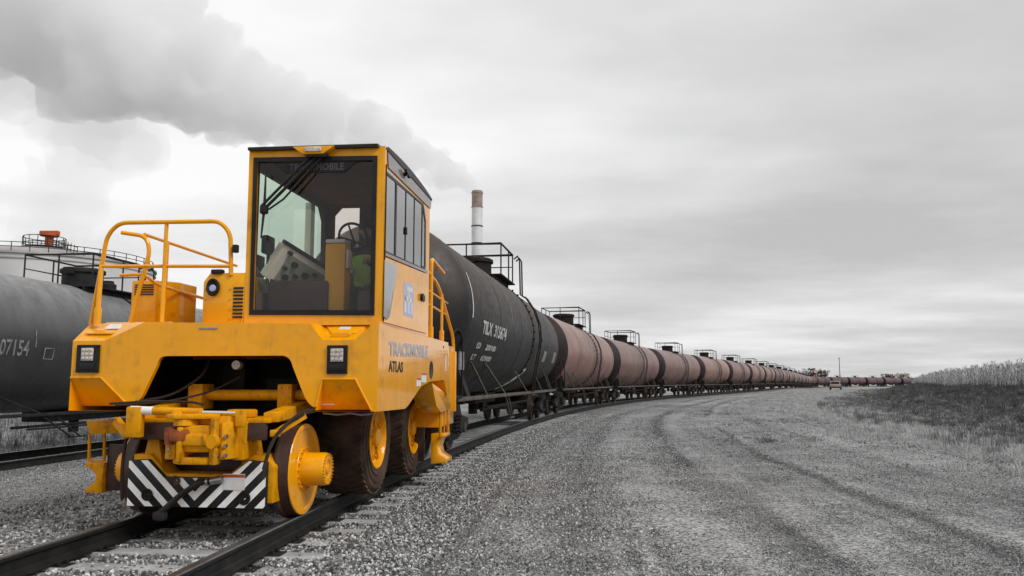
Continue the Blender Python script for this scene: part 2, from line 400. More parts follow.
# ------------------------------------------------------------------ ground materials
def gravel_mat(name, dark, mid, light, stone=28., big=.25, rut=False, grass=False):
    t = NT(name); co = t.coords(False, 'Object')
    vo = t.N.new('ShaderNodeTexVoronoi'); vo.inputs['Scale'].default_value = stone; t.L.new(co, vo.inputs['Vector'])
    vo2 = t.N.new('ShaderNodeTexVoronoi'); vo2.inputs['Scale'].default_value = stone*2.3; t.L.new(co, vo2.inputs['Vector'])
    sp = t.N.new('ShaderNodeSeparateColor'); t.L.new(vo.outputs['Color'], sp.inputs[0])
    sp2 = t.N.new('ShaderNodeSeparateColor'); t.L.new(vo2.outputs['Color'], sp2.inputs[0])
    v = t.math('ADD', t.math('MULTIPLY', sp.outputs[0], .7), t.math('MULTIPLY', sp2.outputs[0], .3))
    c = t.ramp(v, (.1, dark), (.5, mid), (.92, light))
    pl = t.noise(co, big, 6, rough=.6)
    c = t.mix(1., c, t.ramp(pl, (.28, .66), (.5, 1.), (.72, 1.28)), 'MULTIPLY')
    c = t.mix(1., c, t.ramp(t.noise(co, 22, 7, rough=.8), (.32, .74), (.5, 1.), (.68, 1.2)), 'MULTIPLY')
    md = t.noise(co, 2.2, 5)
    c = t.mix(1., c, t.ramp(md, (.3, .80), (.7, 1.18)), 'MULTIPLY')
    at_ = t.N.new('ShaderNodeAttribute')
    if rut:
        at_.attribute_name = 'rut'
        c = t.mix(1., c, t.ramp(at_.outputs['Fac'], (0., .42), (.5, 1.), (1., 1.30)), 'MULTIPLY')
    if grass:
        at_.attribute_name = 'dark'
        g = t.N.new('ShaderNodeAttribute'); g.attribute_name = 'pale'
        gv = t.noise(co, 6, 6); gv2 = t.noise(co, .6, 5)
        pale = t.ramp(gv, (.3, .20), (.7, .44)); dk = t.ramp(gv, (.3, .035), (.6, .075), (.8, .13))
        pale = t.mix(1., pale, t.ramp(gv2, (.3, .75), (.7, 1.15)), 'MULTIPLY')
        c = t.mix(g.outputs['Fac'], c, pale); c = t.mix(at_.outputs['Fac'], c, dk)
    t.set(color=c, rough=.95, spec=.2)
    hb = t.math('ADD', vo.outputs['Distance'], t.math('MULTIPLY', vo2.outputs['Distance'], .5))
    t.bump(hb, .8, .02)
    return t.m
M_GROUND = gravel_mat('earth_and_grass', .09, .25, .46, 40., grass=True)
M_ROAD = gravel_mat('gravel_road_surface', .06, .25, .46, 40., .16, rut=True)
M_BALLASTB = gravel_mat('ballast_bed_surface', .04, .18, .40, 22.)

# ------------------------------------------------------------------ ground, road, ballast
def build_ground():
    ang = np.concatenate([np.linspace(-180, -52, 40)[:-1], np.linspace(-52, 52, 330), np.linspace(52, 180, 40)[1:-1]])
    rad = np.concatenate([[.5], 2*1.032**np.arange(0, 236)]); rad = rad[rad < 3600]
    A, R_ = np.meshgrid(np.radians(ang), rad, indexing='ij')
    X = (R_*np.sin(A)).ravel(); Y = (R_*np.cos(A)).ravel(); S, O = so(X, Y)
    z, toe, fade = terrain(X, Y, S, O)
    n1 = vnoise(X*.6, Y*.6, 11) + .6*vnoise(X*2.1, Y*2.1, 12); n1 = n1/1.6
    bed = smooth(-3.2, -2.4, O)*(1-smooth(9.6, 10.8, O))*(S < 600)
    z = z - .16*bed
    edge = 10.8 + 1.6*(n1-.5)
    pale = smooth(-.2, 1.6, O-edge)*.9
    dark = fade*smooth(-1.8, 2.4, O-toe+2.4*(n1-.5))*(1-smooth(5.4, 6.6, O-toe))
    dark = np.maximum(dark, .75*smooth(.58, .78, n1)*smooth(10.5, 13, O)*(1-smooth(200, 260, S)))
    left = (1-smooth(-14.6, -13.4, O))*.8
    pale = np.maximum(pale, left)
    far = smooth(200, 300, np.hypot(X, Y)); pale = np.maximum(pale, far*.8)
    o = mesh_from('ground', np.stack([X, Y, z], 1).tolist(), gridfaces(len(ang), len(rad)), M_GROUND, kind='structure', attrs={'pale': pale, 'dark': dark})
    tag(o, 'grey earth and dry grass ground running out to the horizon, rising as a dark bank at right')
def strip(name, s, o, zf, mat, attrs=None, label=None):
    S, O = np.meshgrid(s, o, indexing='ij'); X, Y = off(S, O); Z = zf(S, O, X, Y)
    at_ = {k: f(S, O, X, Y).ravel() for k, f in (attrs or {}).items()}
    ob = mesh_from(name, np.stack([X.ravel(), Y.ravel(), Z.ravel()], 1).tolist(), gridfaces(len(s), len(o)), mat, kind='structure', attrs=at_)
    return tag(ob, label)
sroad = np.concatenate([np.arange(-9, 30, .22), np.arange(30, 90, .8), np.arange(90, 460, 4)])
def rutf(S, O, X, Y):
    """wheel tracks: 0 dark, .5 plain, 1 pale"""
    w = .35*(vnoise(S*.08, S*0+3, 21)-.5)*2
    v = np.full(S.shape, .5)
    for c, amp, wd, sd in ((3.35, -.30, .26, 1), (4.1, .36, .45, 2), (5.15, -.62, .15, 3), (5.55, .42, .22, 4), (6.75, -.58, .15, 5), (7.2, .40, .28, 6), (8.5, -.16, .3, 7), (9.2, .14, .4, 8)):
        k = (.05 + 1.25*vnoise(S*.22, S*0, 40+sd))*(.45 + 1.1*vnoise(X*1.7, Y*1.7, 80+sd))
        v = v + amp*k*np.exp(-((O-c-w-.55*(vnoise(S*.06, S*0, 60+sd)-.5)-.12*(vnoise(S*.9, S*0, 70+sd)-.5))/wd)**2)
    v = v + .30*(vnoise(X*1.3, Y*1.3, 31)-.5) + .22*(vnoise(X*4, Y*4, 32)-.5)
    v = v + .26*(vnoise(O*7, S*.12, 35)-.5) + .20*(vnoise(O*15, S*.3, 36)-.5)
    return np.clip(v, 0, 1)
def build_road():
    o = np.concatenate([[1.9], np.arange(2.1, 11.3, .055)])
    def zf(S, O, X, Y):
        e = smooth(1.9, 2.4, O)*(1-smooth(10.2+1.2*(vnoise(X*.6, Y*.6, 11)-.5), 11.2, O))
        r = rutf(S, O, X, Y)
        return base_z(S) - .15 + .155*e + (.03*(r-.5) + .012*(vnoise(X*3, Y*3, 33)-.5))*e
    strip('gravel_road', sroad, o, zf, M_ROAD, {'rut': rutf}, 'grey gravel road curving beside the train, marked with wheel ruts')
    ob = np.arange(-3.1, 2.61, .15)
    def zb(S, O, X, Y):
        sh = smooth(-3.1, -2.2, O)*(1-smooth(1.9, 2.6, O))
        return base_z(S) - .155 + .155*sh + .02*(vnoise(X*5, Y*5, 3)-.5)*sh
    strip('track_ballast', sroad, ob, zb, M_BALLASTB, None, 'bed of crushed stone carrying the main track')
build_ground(); build_road()
RAILZ = .20
# ------------------------------------------------------------------ rails and sleepers
PROF = [(-.072, 0), (.072, 0), (.072, .012), (.018, .030), (.010, .045), (.010, .120), (.036, .134), (.037, .160), (.030, .171), (-.030, .171), (-.037, .160), (-.036, .134), (-.010, .120), (-.010, .045), (-.018, .030), (-.072, .012)]
def rail(name, xf, yf, hf, s, o, zf, parent):
    V = []; F = []; n = len(PROF); mi = []
    for i, q in enumerate(s):
        h = hf(q); c, sn = math.cos(h), math.sin(h); x, y = xf(q), yf(q); z = zf(q)
        for u, v in PROF: V.append((x+(o+u)*c, y-(o+u)*sn, z-.171+v))
        if i:
            for j in range(n):
                F.append(((i-1)*n+j, (i-1)*n+(j+1) % n, i*n+(j+1) % n, i*n+j)); mi.append(1 if j in (8, 7, 9) else 0)
    ob = mesh_from(name, V, F, [M_RAIL, M_RAILTOP], smoothed=False, parent=parent)
    ob.data.polygons.foreach_set('material_index', np.array(mi, np.int32)); return ob
def sleeper_mesh():
    m = MB(); m.box(-1.28, 1.28, -.11, .11, -.17, 0, bev=.012)
    for v in m.b.verts:
        v.co.z += .012*math.sin(v.co.x*3.1); v.co.y += .008*math.sin(v.co.x*5)
    return m.mesh('sleeper', M_TIE)
def plate_mesh():
    m = MB(); m.box(-.17, .17, -.09, .09, 0, .014, bev=.004)
    for a in (-.095, .095):
        for b in (-.05, .05): m.box(a-.014, a+.014, b-.012, b+.012, .01, .045, bev=.004)
    return m.mesh('tie_plate', M_RAIL)
SLEEP, PLATE = sleeper_mesh(), plate_mesh()
track = empty('railway_track', (*at(0)[:2], 0)); tag(track, 'main railway track under the yellow mover and the tank cars', kind='structure')
tinv = Vector(track.location)
sr = np.concatenate([np.arange(-10, 90, .5), np.arange(90, 600, 3)])
for o_ in (-.7525, .7525):
    r = rail('rail', lambda q: at(q)[0]-tinv.x, lambda q: at(q)[1]-tinv.y, lambda q: math.radians(at(q)[2]), sr, o_, lambda q: RAILZ+float(base_z(q)), track)
for i in range(64):
    s = -6.1 + .56*i; x, y, h = at(s)
    t = inst('sleeper', SLEEP, track, (x-tinv.x+random.uniform(-.02, .02), y-tinv.y, .024+random.uniform(-.008, .0)), -math.radians(h)+random.uniform(-.012, .012))
    if i < 30:
        for o_ in (-.7525, .7525): inst('tie_plate', PLATE, t, (o_, 0, -.009))
# second track, lower, on the left
LH = math.radians(6.6); LX, LY, LZ = -11.25, 18.0, -.20        # a point of its centre line, rail-head height
def lat(s): return LX + s*math.sin(LH), LY + s*math.cos(LH)
ltrack = empty('railway_track', (LX, LY, LZ), -LH); tag(ltrack, 'second railway track at left under the dark grey tank car', kind='structure')
for o_ in (-.7525, .7525):
    rail('rail', lambda q: 0, lambda q: q, lambda q: 0, np.arange(-30, 90, 10), o_, lambda q: 0, ltrack)
for i in range(50): inst('sleeper', SLEEP, ltrack, (0, -12+.56*i, -.185), random.uniform(-.01, .01))
def lbed():
    s = np.arange(-30, 90, .5); o = np.arange(-2.6, 2.61, .2); S, O = np.meshgrid(s, o, indexing='ij')
    X = LX + S*math.sin(LH) + O*math.cos(LH); Y = LY + S*math.cos(LH) - O*math.sin(LH)
    Z = LZ - .35 + .155*smooth(-2.6, -1.7, O)*(1-smooth(1.7, 2.6, O)) + .02*(vnoise(X*5, Y*5, 3)-.5)
    ob = mesh_from('track_ballast', np.stack([X.ravel(), Y.ravel(), Z.ravel()], 1).tolist(), gridfaces(len(s), len(o)), M_BALLASTB, kind='structure'); tag(ob, 'bed of crushed stone carrying the second track at left')
lbed()

# ------------------------------------------------------------------ scattered stuff (geometry nodes)
def stone_mesh(name, mat, seed, flat=.7):
    rs = random.Random(seed); b = bmesh.new(); bmesh.ops.create_icosphere(b, subdivisions=1, radius=.5)
    for v in b.verts: v.co *= rs.uniform(.72, 1.15); v.co.z *= flat; v.co.x *= 1.15
    me = bpy.data.meshes.new(name); b.to_mesh(me); b.free(); me.materials.append(mat)
    for p in me.polygons: p.use_smooth = False
    return me
def scatter(name, P, scale, meshes, label, tilt=PI, mat=None):
    lib = bpy.data.collections.new(name+'_source')
    for i, me in enumerate(meshes): lib.objects.link(bpy.data.objects.new(name+'_source', me))
    me = bpy.data.meshes.new(name); me.from_pydata(P.tolist(), [], []); a = me.attributes.new('size', 'FLOAT', 'POINT'); a.data.foreach_set('value', np.asarray(scale, np.float32))
    o = bpy.data.objects.new(name, me); COL.objects.link(o); tag(o, label, kind='stuff')
    g = bpy.data.node_groups.new(name, 'GeometryNodeTree'); g.is_modifier = True
    g.interface.new_socket('Geometry', in_out='INPUT', socket_type='NodeSocketGeometry'); g.interface.new_socket('Geometry', in_out='OUTPUT', socket_type='NodeSocketGeometry')
    N, L = g.nodes, g.links
    gi = N.new('NodeGroupInput'); go = N.new('NodeGroupOutput'); ip = N.new('GeometryNodeInstanceOnPoints'); ci = N.new('GeometryNodeCollectionInfo')
    ci.inputs[0].default_value = lib; ci.inputs['Separate Children'].default_value = True; ci.inputs['Reset Children'].default_value = True
    ip.inputs['Pick Instance'].default_value = True
    rv = N.new('FunctionNodeRandomValue'); rv.data_type = 'FLOAT_VECTOR'; rv.inputs[0].default_value = (-tilt, -tilt, -PI); rv.inputs[1].default_value = (tilt, tilt, PI)
    na = N.new('GeometryNodeInputNamedAttribute'); na.data_type = 'FLOAT'; na.inputs[0].default_value = 'size'
    L.new(gi.outputs[0], ip.inputs['Points']); L.new(ci.outputs[0], ip.inputs['Instance']); L.new(rv.outputs[0], ip.inputs['Rotation']); L.new(na.outputs[0], ip.inputs['Scale']); L.new(ip.outputs[0], go.inputs[0])
    md = o.modifiers.new('scatter', 'NODES'); md.node_group = g
    return o
def stone_mat(name, a, b, c):
    t = NT(name); oi = t.N.new('ShaderNodeObjectInfo')
    t.set(color=t.mix(1., t.ramp(oi.outputs['Random'], (0, a), (.55, b), (1, c)), t.ramp(t.noise(t.coords(), 3, 3), (.3, .8), (.7, 1.15)), 'MULTIPLY'), rough=.9, spec=.25); return t.m
M_STONE = stone_mat('crushed_stone', .04, .24, .68); M_PEB = stone_mat('road_pebble', .07, .23, .50)
STONES = [stone_mesh('ballast_stone', M_STONE, k, .55+.1*(k % 4)) for k in range(7)]
PEBS = [stone_mesh('pebble', M_PEB, 20+k, .85) for k in range(5)]
def ballast_points():
    P = []; Sz = []
    def add(n, s0, s1, o0, o1, z, smin, smax, zs=None, power=1.6):
        u = RNG.random(n)**power; s = s0 + (s1-s0)*u; o = o0 + (o1-o0)*(RNG.beta(1, 1.5, n) if o1 > 3 else RNG.random(n)); x, y = off(s, o)
        k = RNG.random(n)**1.7; sz = smin + (smax-smin)*k
        zz = base_z(s) + (z if zs is None else zs(o)); P.append(np.stack([x, y, zz + sz*.12], 1)); Sz.append(sz)
    shoulder = lambda o: -.155 + .155*smooth(-3.1, -2.2, o)*(1-smooth(1.9, 2.6, o)) + .01
    add(24000, -5, 9, -.66, .66, .004, .018, .046)                     # between the rails
    add(12000, -5, 14, -2.1, -.84, 0, .016, .042)
    add(36000, -6, 30, .84, 2.2, .004, .015, .038, None, 1.8); add(40000, -6, 26, 1.6, 5.2, .008, .012, .030, None, 1.8)
    add(3500, -4, 16, -3.2, -2.2, -.02, .02, .045, lambda o: np.where(o < -2.9, 0.0, -.0))
    P_, S_ = np.concatenate(P), np.concatenate(Sz)
    S, O = so(P_[:, 0], P_[:, 1]); on = (np.abs(((S + 6.1 + .28) % .56) - .28) < .115) & (np.abs(O) < 1.27)      # few stones lie on the sleepers
    k = np.floor((S + 6.1 + .28)/.56).astype(int); cover = np.array([.05, .55, .04, .9, .12, .07, .7, .3])[k % 8]*np.where(np.abs(O) > .8, 1.6, 1.0); keep = ~on | (RNG.random(len(S)) < cover); return P_[keep], S_[keep]
p_, s_ = ballast_points(); scatter('ballast_stones', p_, s_, STONES, 'loose grey ballast stones between and beside the main rails')
def pebble_points():
    n = 120000; u = RNG.random(n); d = 1/(1/5.2 - u*(1/5.2-1/48)); a = np.radians(RNG.uniform(-14, 37, n)); x, y = d*np.sin(a), d*np.cos(a); S, O = so(x, y)
    ok = (O > 2.3) & (O < 11.5); x, y, S, O, d = x[ok], y[ok], S[ok], O[ok], d[ok]
    r = rutf(S, O, x, y); keep = RNG.random(len(x)) < np.clip(1.25-1.0*np.abs(r-.45), .35, 1); x, y, S, O, d = x[keep], y[keep], S[keep], O[keep], d[keep]
    sz = np.clip(.00125*d, .011, .034)*(.6+.9*RNG.random(len(x))**2)
    return np.stack([x, y, base_z(S) + .009], 1), sz
p_, s_ = pebble_points(); scatter('road_pebbles', p_, s_, PEBS, 'small pebbles loose on the gravel road')
def left_pebbles():
    n = 70000; y = 1/(1/6.0 - RNG.random(n)*(1/6.0-1/26)); x = y*RNG.uniform(-.66, -.14, n); S, O = so(x, y); ok = (O < -2.6) & (x > -.62*y-2); x, y, S, O = x[ok], y[ok], S[ok], O[ok]
    lo = (x-LX)*math.cos(LH) - (y-LY)*math.sin(LH); bed = np.exp(-((lo-1.9)/.8)**2)
    z = terrain(x, y, S, O)[0]; sz = np.clip(.00125*y, .011, .03)*(.6+.9*RNG.random(len(x))**2) + .02*bed*RNG.random(len(x))
    return np.stack([x, y, z+.004], 1), sz
p_, s_ = left_pebbles(); scatter('path_pebbles', p_, s_, PEBS, 'small stones loose on the bare ground left of the main track')
# grass
def blade_tuft(name, mat, seed, n, h, spread, lean, w):
    rs = random.Random(seed); V = []; F = []
    for i in range(n):
        a = rs.uniform(0, 2*PI); r = spread*rs.random(); x, y = r*math.cos(a), r*math.sin(a); hh = h*rs.uniform(.45, 1.1); l = lean*rs.uniform(.2, 1)*hh; b = rs.uniform(0, 2*PI); dx, dy = math.cos(b), math.sin(b); px, py = -dy*w/2, dx*w/2
        k = len(V)
        V += [(x-px, y-py, -.03), (x+px, y+py, -.03), (x+dx*l*.35-px*.8, y+dy*l*.35-py*.8, hh*.6), (x+dx*l*.35+px*.8, y+dy*l*.35+py*.8, hh*.6), (x+dx*l, y+dy*l, hh*(1-.25*l/hh))]
        F += [(k, k+1, k+3, k+2), (k+2, k+3, k+4)]
    me = bpy.data.meshes.new(name); me.from_pydata(V, [], F); me.materials.append(mat); return me
def leaf_mat(name, a, b, c):
    t = NT(name); oi = t.N.new('ShaderNodeObjectInfo'); t.set(color=t.ramp(oi.outputs['Random'], (0, a), (.5, b), (1, c)), rough=.8, spec=.15); return t.m
M_PALEG = leaf_mat('dry_pale_grass', .24, .44, .62); M_DARKG = leaf_mat('dark_grass', .04, .085, .17); M_MIDG = leaf_mat('grey_weeds', .06, .12, .22); M_CORN = leaf_mat('dry_corn', .18, .40, .62)
M_YEL = leaf_mat('yellowed_grass', (.25, .19, .05), (.36, .30, .08), (.42, .38, .2))
def grass_points(n, smin, smax, o0, o1, size, cond=None, power=1.7):
    s = smin + (smax-smin)*RNG.random(n)**power; o = RNG.uniform(o0, o1, n); x, y = off(s, o); S, O = so(x, y); z, toe, fade = terrain(x, y, S, O)
    ok = np.ones(n, bool) if cond is None else cond(x, y, S, O, toe, fade)
    x, y, z = x[ok], y[ok], z[ok]; dist = np.hypot(x, y)
    return np.stack([x, y, z], 1), size*RNG.uniform(.6, 1.4, len(x))
PT = [blade_tuft('pale_tuft', M_PALEG, k, 22, .13, .16, .9, .007) for k in range(6)]
DT = [blade_tuft('dark_tuft', M_DARKG, k, 20, .17, .18, .8, .009) for k in range(6)]
MT = [blade_tuft('weed_tuft', M_MIDG, k, 16, .36, .16, .45, .008) for k in range(5)]
def edge_noise(x, y): return (vnoise(x*.6, y*.6, 11) + .6*vnoise(x*2.1, y*2.1, 12))/1.6
p_, s_ = grass_points(5200, 8, 75, 6.2, 11.2, .42, lambda x, y, S, O, toe, f: (vnoise(x*.55, y*.55, 91) > .66) & (vnoise(x*2.4, y*2.4, 92) > .5))
scatter('road_weeds', p_, s_, DT, 'small dark weeds and clods scattered on the edge of the gravel road', tilt=.5)
p_, s_ = grass_points(40000, 0, 190, 7.6, 20.0, .9, lambda x, y, S, O, toe, f: ((O > 10.7+1.6*(edge_noise(x, y)-.5)) | ((O > 7.8) & (vnoise(x*.9, y*.9, 77) > .76) & (S > 6))) & (RNG.random(len(x)) < 1-.92*smooth(-1.5, 3.5, O-toe)) & (RNG.random(len(x)) < .25+.75*(vnoise(x*.5, y*.5, 17) > .36)))
scatter('pale_grass', p_, s_, PT, 'pale dry grass growing between the gravel road and the dark bank', tilt=.25)
p_, s_ = grass_points(34000, 2, 200, 13, 26, 1.0, lambda x, y, S, O, toe, f: (O > toe-2.2) & (O < toe+6.6) & (f > .1) & (RNG.random(len(x)) < .05+.95*smooth(-2.2, 2.6, O-toe)))
scatter('dark_bank_grass', p_, s_*.9, DT + MT[:1], 'dark short grass covering the slope of the bank at right', tilt=.3)
p_, s_ = grass_points(4200, 3, 150, 10.5, 16.5, .75, lambda x, y, S, O, toe, f: (abs(O-toe+1.2) < 1.6) & (vnoise(x*.4, y*.4, 27) > .45))
scatter('tall_weeds', p_, s_, MT, 'taller grey weeds along the foot of the dark bank', tilt=.2)
n = 9000; x = RNG.uniform(-34, -9, n); y = RNG.uniform(13, 60, n); lo = (x-LX)*math.cos(LH) - (y-LY)*math.sin(LH); ok = (lo < -2.0)
scatter('weeds_behind_track', np.stack([x[ok], y[ok], np.full(ok.sum(), -.38)], 1), RNG.uniform(.7, 1.5, ok.sum()), MT + PT, 'grey weeds and dry grass behind the second track at left', tilt=.2)
p_, s_ = grass_points(900, 300, 440, 2.6, 4.2, .8, lambda x, y, S, O, toe, f: vnoise(S*.06, S*0, 8) > .45)
scatter('yellow_grass', p_, s_*2.2, [blade_tuft('yellow_tuft', M_YEL, k, 18, .22, .25, .7, .03) for k in range(3)], 'yellowed grass along the far bend of the train', tilt=.25)
def corn_mesh(seed):
    rs = random.Random(seed); V = []; F = []
    def ribbon(p, w):
        k = len(V)
        for (x, y, z), ww in zip(p, w): V.append((x-ww, y, z)); V.append((x+ww, y, z))
        for i in range(len(p)-1): F.append((k+2*i, k+2*i+1, k+2*i+3, k+2*i+2))
    h = rs.uniform(.95, 1.3); ribbon([(0, 0, -.1), (0, 0, h)], [.010, .007])
    for i in range(7):
        a = rs.uniform(0, 2*PI); z = h*(.2+.11*i); l = rs.uniform(.18, .32); k = len(V); dx, dy = math.cos(a), math.sin(a); w = .017
        P = [(0, 0, z), (dx*l*.5, dy*l*.5, z+.14), (dx*l, dy*l, z-.08*rs.random())]
        for (x, y, zz), ww in zip(P, (w, w, .006)): V.append((x-dy*ww, y+dx*ww, zz)); V.append((x+dy*ww, y-dx*ww, zz))
        F.append((k, k+1, k+3, k+2)); F.append((k+2, k+3, k+5, k+4))
    for i in range(4):
        a = rs.uniform(0, 2*PI); ribbon([(0, 0, h), (.08*math.cos(a), .08*math.sin(a), h+.16)], [.012, .006])
    me = bpy.data.meshes.new('corn_stalk'); me.from_pydata(V, [], F); me.materials.append(M_CORN); return me
n = 60000; p_, s_ = grass_points(n, 4, 190, 20.5, 40, 1., lambda x, y, S, O, toe, f: (O > toe+5.6) & (O < toe+22) & (f > .03), 1.5)
S_, O_ = so(p_[:, 0], p_[:, 1]); f_ = terrain(p_[:, 0], p_[:, 1], S_, O_)[2]
scatter('corn_field', p_, (.50+.45*np.random.default_rng(3).random(len(p_)))*1.0*(.35+.65*f_), [corn_mesh(k) for k in range(6)], 'dry pale corn field standing on top of the dark bank', tilt=.12)

# ------------------------------------------------------------------ the yellow railcar mover
MV = empty('railcar_mover', (-2.80, 7.5, RAILZ), -math.radians(5.6), label='yellow railcar mover with tall glazed cab at the head of the train', cat='railcar mover')
def T_(s, p): return p   # readability only
def fillpoly(m, loops, fn):
    """flat face with holes; loops of (u, v), fn -> xyz"""
    pts = [p for l in loops for p in l]; vs = [m.b.verts.new(fn(u, v)) for u, v in pts]
    for a, b, c in tessellate_polygon([[Vector((u, v, 0)) for u, v in l] for l in loops]):
        try: m.b.faces.new((vs[a], vs[b], vs[c]))
        except ValueError: pass
def frame(m, loops, axis, a0, a1):
    """extruded flat frame with holes"""
    def P(u, v, a): return {'x': (a, u, v), 'y': (u, a, v), 'z': (u, v, a)}[axis]
    for a in (a0, a1): fillpoly(m, loops, lambda u, v: P(u, v, a))
    for l in loops:
        n = len(l)
        for i in range(n):
            p, q = l[i], l[(i+1) % n]; m.face(P(*p, a0), P(*q, a0), P(*q, a1), P(*p, a1))
    bmesh.ops.remove_doubles(m.b, verts=m.b.verts, dist=1e-4); bmesh.ops.recalc_face_normals(m.b, faces=m.b.faces)
F0 = .20
ARCH = arc((.94, 1.01), (.80, 1.17), (.86, 1.02), 4) + arc((.70, 1.40), (.60, 1.50), (.68, 1.49), 5) + arc((-.56, 1.50), (-.65, 1.42), (-.64, 1.50), 5) + arc((-.78, 1.13), (-.92, 1.015), (-.82, 1.04), 4)
def hull():
    m = MB()
    # front skin: left pod corner, chamfers, lamp recess, arch
    out = [(-1.53, 1.65), (-1.20, 1.65), (-.80, 1.83), (.86, 1.80), (.99, 1.645), (1.30, 1.645), (1.49, 1.80), (1.53, 1.80), (1.53, .975), (1.47, .975), (1.31, 1.27), (1.00, 1.27), (.935, 1.01)]
    out += ARCH[1:-1] + [(-.925, 1.02), (-1.22, 1.285), (-1.53, 1.285)]
    fillpoly(m, [out], lambda u, v: (u, F0, v))
    b = .46
    m.face((-1.53, F0, 1.65), (-1.20, F0, 1.65), (-1.20, b, 1.838), (-1.53, b, 1.838)); m.face((-1.20, F0, 1.65), (-.80, F0, 1.83), (-1.20, b, 1.838))
    m.face((.99, F0, 1.645), (1.30, F0, 1.645), (1.37, .44, 1.81), (.93, .44, 1.81)); m.face((.86, F0, 1.80), (.99, F0, 1.645), (.93, .44, 1.81)); m.face((1.30, F0, 1.645), (1.49, F0, 1.80), (1.37, .44, 1.81))
    # tops
    m.face((-1.53, b, 1.838), (-1.20, b, 1.838), (-1.20, 3.92, 1.838), (-1.53, 3.92, 1.838))
    m.face((-1.20, b, 1.838), (-.80, F0, 1.83), (-.80, 3.92, 1.836), (-1.20, 3.92, 1.838))
    m.face((-.80, F0, 1.83), (.86, F0, 1.80), (.93, .44, 1.81), (.93, 3.92, 1.81), (-.80, 3.92, 1.836))
    m.face((.93, .44, 1.81), (1.37, .44, 1.81), (1.53, .60, 1.803), (1.53, 3.92, 1.80), (.93, 3.92, 1.81)); m.face((1.49, F0, 1.80), (1.53, F0, 1.80), (1.53, .60, 1.803), (1.37, .44, 1.81))
    # lower recesses of the two pods lean back
    yb = .40
    for x0, x1, x2, x3, zt, zb in ((-1.53, -1.53, -1.22, -.925, 1.285, 1.015), (.935, 1.00, 1.31, 1.47, 1.27, .985)):
        m.face((x1, F0, zt), (x2, F0, zt), (x3, yb, zb), (x0, yb, zb)); m.face((x0, F0, zb if x0 > 0 else zt), (x1, F0, zt), (x0, yb, zb)); m.face((x2, F0, zt), (x3, F0, zb), (x3, yb, zb))
    # inner walls of the arch run back
    for p, q in zip(ARCH, ARCH[1:]): m.face((p[0], F0, p[1]), (q[0], F0, q[1]), (q[0], F0+.05, q[1]), (p[0], F0+.05, p[1]))
    side = [(F0, .975), (1.33, .965), (1.50, 1.0), (1.92, 1.13), (2.15, 1.20), (2.66, 1.255), (3.62, 1.28), (3.80, 1.12), (3.92, 1.06), (3.92, 1.80), (F0, 1.80)]
    for x in (1.53, -1.53):
        sd_ = side if x > 0 else side[:-1] + [(.46, 1.838), (F0, 1.65)]
        fillpoly(m, [sd_], lambda u, v: (x, u, v))
        for p, q in zip(side[:9], side[1:9]): m.face((x, p[0], p[1]), (x, q[0], q[1]), (x*.55, q[0], q[1]), (x*.55, p[0], p[1]))
    m.face((-1.53, 3.92, 1.06), (1.53, 3.92, 1.06), (1.53, 3.92, 1.80), (-1.53, 3.92, 1.836))
    bmesh.ops.remove_doubles(m.b, verts=m.b.verts, dist=2e-3); bmesh.ops.recalc_face_normals(m.b, faces=m.b.faces)
    return m.build('hull', M_Y, MV, ang=25)
hull()
# raised rims along the lower recess panels
for pts in ([(-1.53, F0-.004, 1.292), (-1.215, F0-.004, 1.292), (-.915, F0-.004, 1.022)], [(.94, F0-.004, 1.02), (.995, F0-.004, 1.277), (1.315, F0-.004, 1.277), (1.475, F0-.004, .985)]):
    m = MB(); m.tube(pts, .009, 6); m.build('panel_rim', M_Y, MV)
for x0, x1, z, lab in ((-1.47, -1.24, 1.475, None), (1.04, 1.235, 1.46, None)):
    xc = (x0+x1)/2; m = MB(); frame(m, [[(x0, z-.135), (x1, z-.135), (x1, z+.135), (x0, z+.135)]], 'y', F0-.022, F0-.001)
    for a in (x0+.02, x1-.02):
        for c in (z-.115, z+.115): m.cyl((a, F0-.022, c), (a, F0-.030, c), .010, 8)
    h = m.build('headlight', M_BLACK, MV)
    m = MB(); m.box(xc-.062, xc+.062, F0-.034, F0-.022, z-.02, z+.105, bev=.005)
    for a in range(3):
        for c in range(3): m.lathe([(F0-.046, .003), (F0-.044, .013), (F0-.034, .018)], 'y', (xc-.04+.04*a, 0, z+.003+.04*c), 8)
    m.build('lens', M_LENS, h)
    m = MB(); m.box(xc-.08, xc+.08, F0-.028, F0-.022, z-.115, z-.035, bev=.004); m.build('lower_lens', M_BLACK, h)
# flaps on the two sloping lamp recesses
m = MB(); m.prism([(.90, 0), (1.43, 0), (1.27, .20), (1.04, .20)], 'z', 0, .022, bev=.006)
for v in m.b.verts: v.co = (v.co.x, .475 - v.co.y*.93 - v.co.z*.4, 1.822 - v.co.y*.62 + v.co.z)
fl = m.build('lamp_flap', M_Y, MV)
m = MB(); m.tube(rounded([(1.07, .262, 1.712), (1.07, .235, 1.70), (1.24, .235, 1.70), (1.24, .262, 1.712)], .02, 3), .008, 6); m.build('flap_handle', M_Y, fl)
m = MB(); m.box(1.10, 1.21, 0, .05, 0, .002)
for v in m.b.verts: v.co = (v.co.x, .375 - v.co.y*.93, 1.784 - v.co.y*.62 + v.co.z)
m.build('flap_label', M_WHITE, fl)
m = MB(); m.prism([(-1.46, .27), (-1.08, .27), (-.70, .52), (-.70, .56), (-1.42, .56)], 'z', 0, .018, bev=.005)
for v in m.b.verts: v.co.z = 1.715 + v.co.z + min(1, max(0, (v.co.y-.27)/.22))*.125
fl = m.build('lamp_flap', M_Y, MV)
m = MB(); m.box(-1.30, -1.10, .34, .43, 0, .004)
